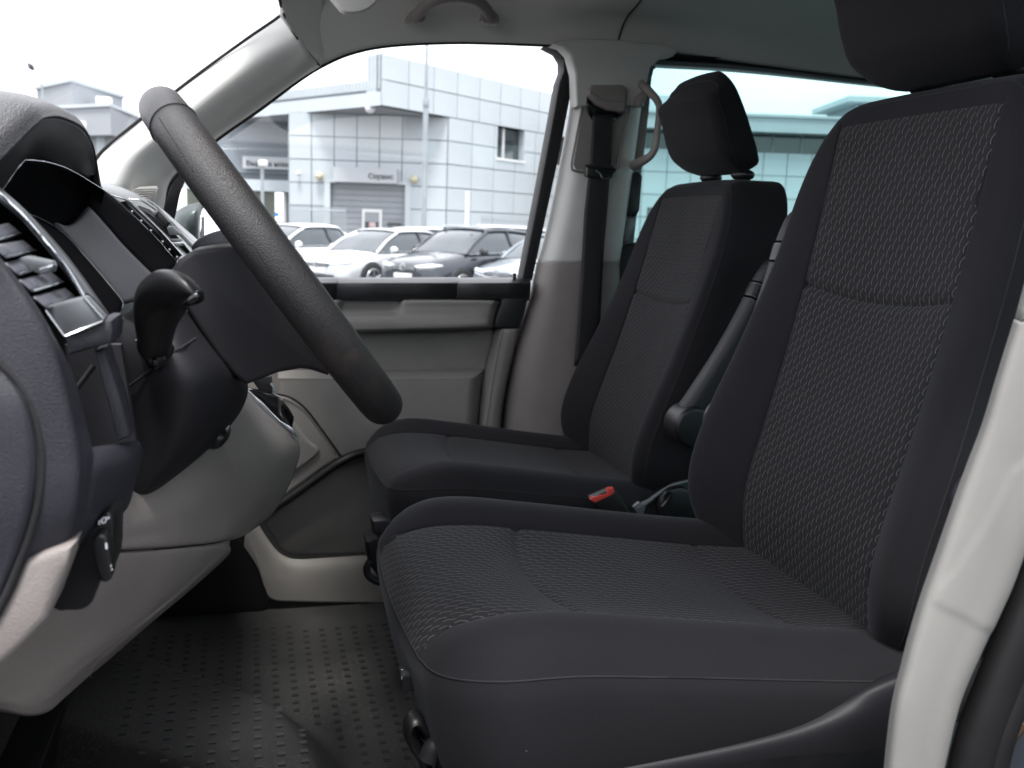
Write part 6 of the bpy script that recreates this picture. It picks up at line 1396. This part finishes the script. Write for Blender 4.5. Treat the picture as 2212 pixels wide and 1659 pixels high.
    box('number_plate', (0, -.26, .44), (.022, .26, .55), PLATE, T, local=True, bevel=.004)
    if emblem == 'ring':
        c = np.array([.026, 0, .66*k]); e_ = tube('emblem', [c+np.array([0, .075*math.cos(t), .075*math.sin(t)]) for t in np.linspace(0, 2*PI, 28, endpoint=False)], .009, CHROME, T, n=6, closed=True, local=True)
        for s in (-1, 1):
            tube('emblem_stroke', [c+np.array([0, s*.026, .068]), c+np.array([0, 0, .006])], .007, CHROME, e_, n=5, local=True)
            tube('emblem_stroke', [c+np.array([0, s*.062, .038]), c+np.array([0, s*.030, -.062]), c+np.array([0, 0, 0.0])], .007, CHROME, e_, n=5, local=True)
    else:
        for ry, rz in ((.10, .07), (.045, .065)):
            c = np.array([.026, 0, .66*k]); tube('emblem', [c+np.array([0, ry*math.cos(t), rz*math.sin(t)]) for t in np.linspace(0, 2*PI, 28, endpoint=False)], .008, CHROME, T, n=6, closed=True, local=True)
        tube('emblem', [(.026, .09*math.cos(t), .66*k+.035+.022*math.sin(t)) for t in np.linspace(0, 2*PI, 24, endpoint=False)], .007, CHROME, T, n=6, closed=True, local=True)
        tube('chrome_moustache', [(-.02, -.62, .62), (.01, -.3, .56), (.018, 0, .55), (.01, .3, .56), (-.02, .62, .62)], .022, CHROME, T, n=8, res=30, local=True)
    if suv:
        for s in (-1, 1): tube('roof_rail', [(-1.9, s*.58, H-.01), (-2.0, s*.58, H+.05), (-3.4, s*.58, H+.04), (-3.6, s*.58, H-.04)], .018, CHROME, T, n=8, res=24, local=True)
    return T
WHP = paint('white car paint', (.72, .73, .74)); SILV = paint('silver white car paint', (.55, .57, .59)); DARKP = paint('dark blue grey car paint', (.02, .025, .035)); GRYP = paint('grey silver car paint', (.22, .25, .28))
car('white car furthest left, only its roof showing behind the steering wheel', 284, 23.2, 1.43, 4.3, 1.8, WHP)
car('white hatchback parked left of the silver sedan', 482, 22.0, 1.45, 4.4, 1.82, WHP)
car('silver white sedan with its front wheel just above the door sill', 684, 20.6, 1.42, 4.6, 1.82, SILV)
car('dark blue grey crossover in the middle right of the row', 872, 19.5, 1.52, 4.4, 1.85, DARKP, suv=True, ang=52)
car('grey car with oval emblem at the right end of the row', 1078, 18.8, 1.43, 4.6, 1.82, GRYP, emblem='oval', ang=52)
car('white crossover standing behind the row, roof beside the pillar', 960, 25.5, 1.58, 4.5, 1.85, WHP, suv=True, ang=48)
car('silver car standing behind the row, roof seen between two others', 760, 26., 1.46, 4.4, 1.8, SILV, ang=48)

nv_ = car('unseen dark van added behind the camera to shade the cabin', 872, 19.5, 1.98, 5.0, 1.95, DARKP, suv=True)  # added out of view to block low light entering the cabin
nv_.location = (-2.3, -2.15, GZ); nv_.rotation_euler = (0, 0, math.radians(180))
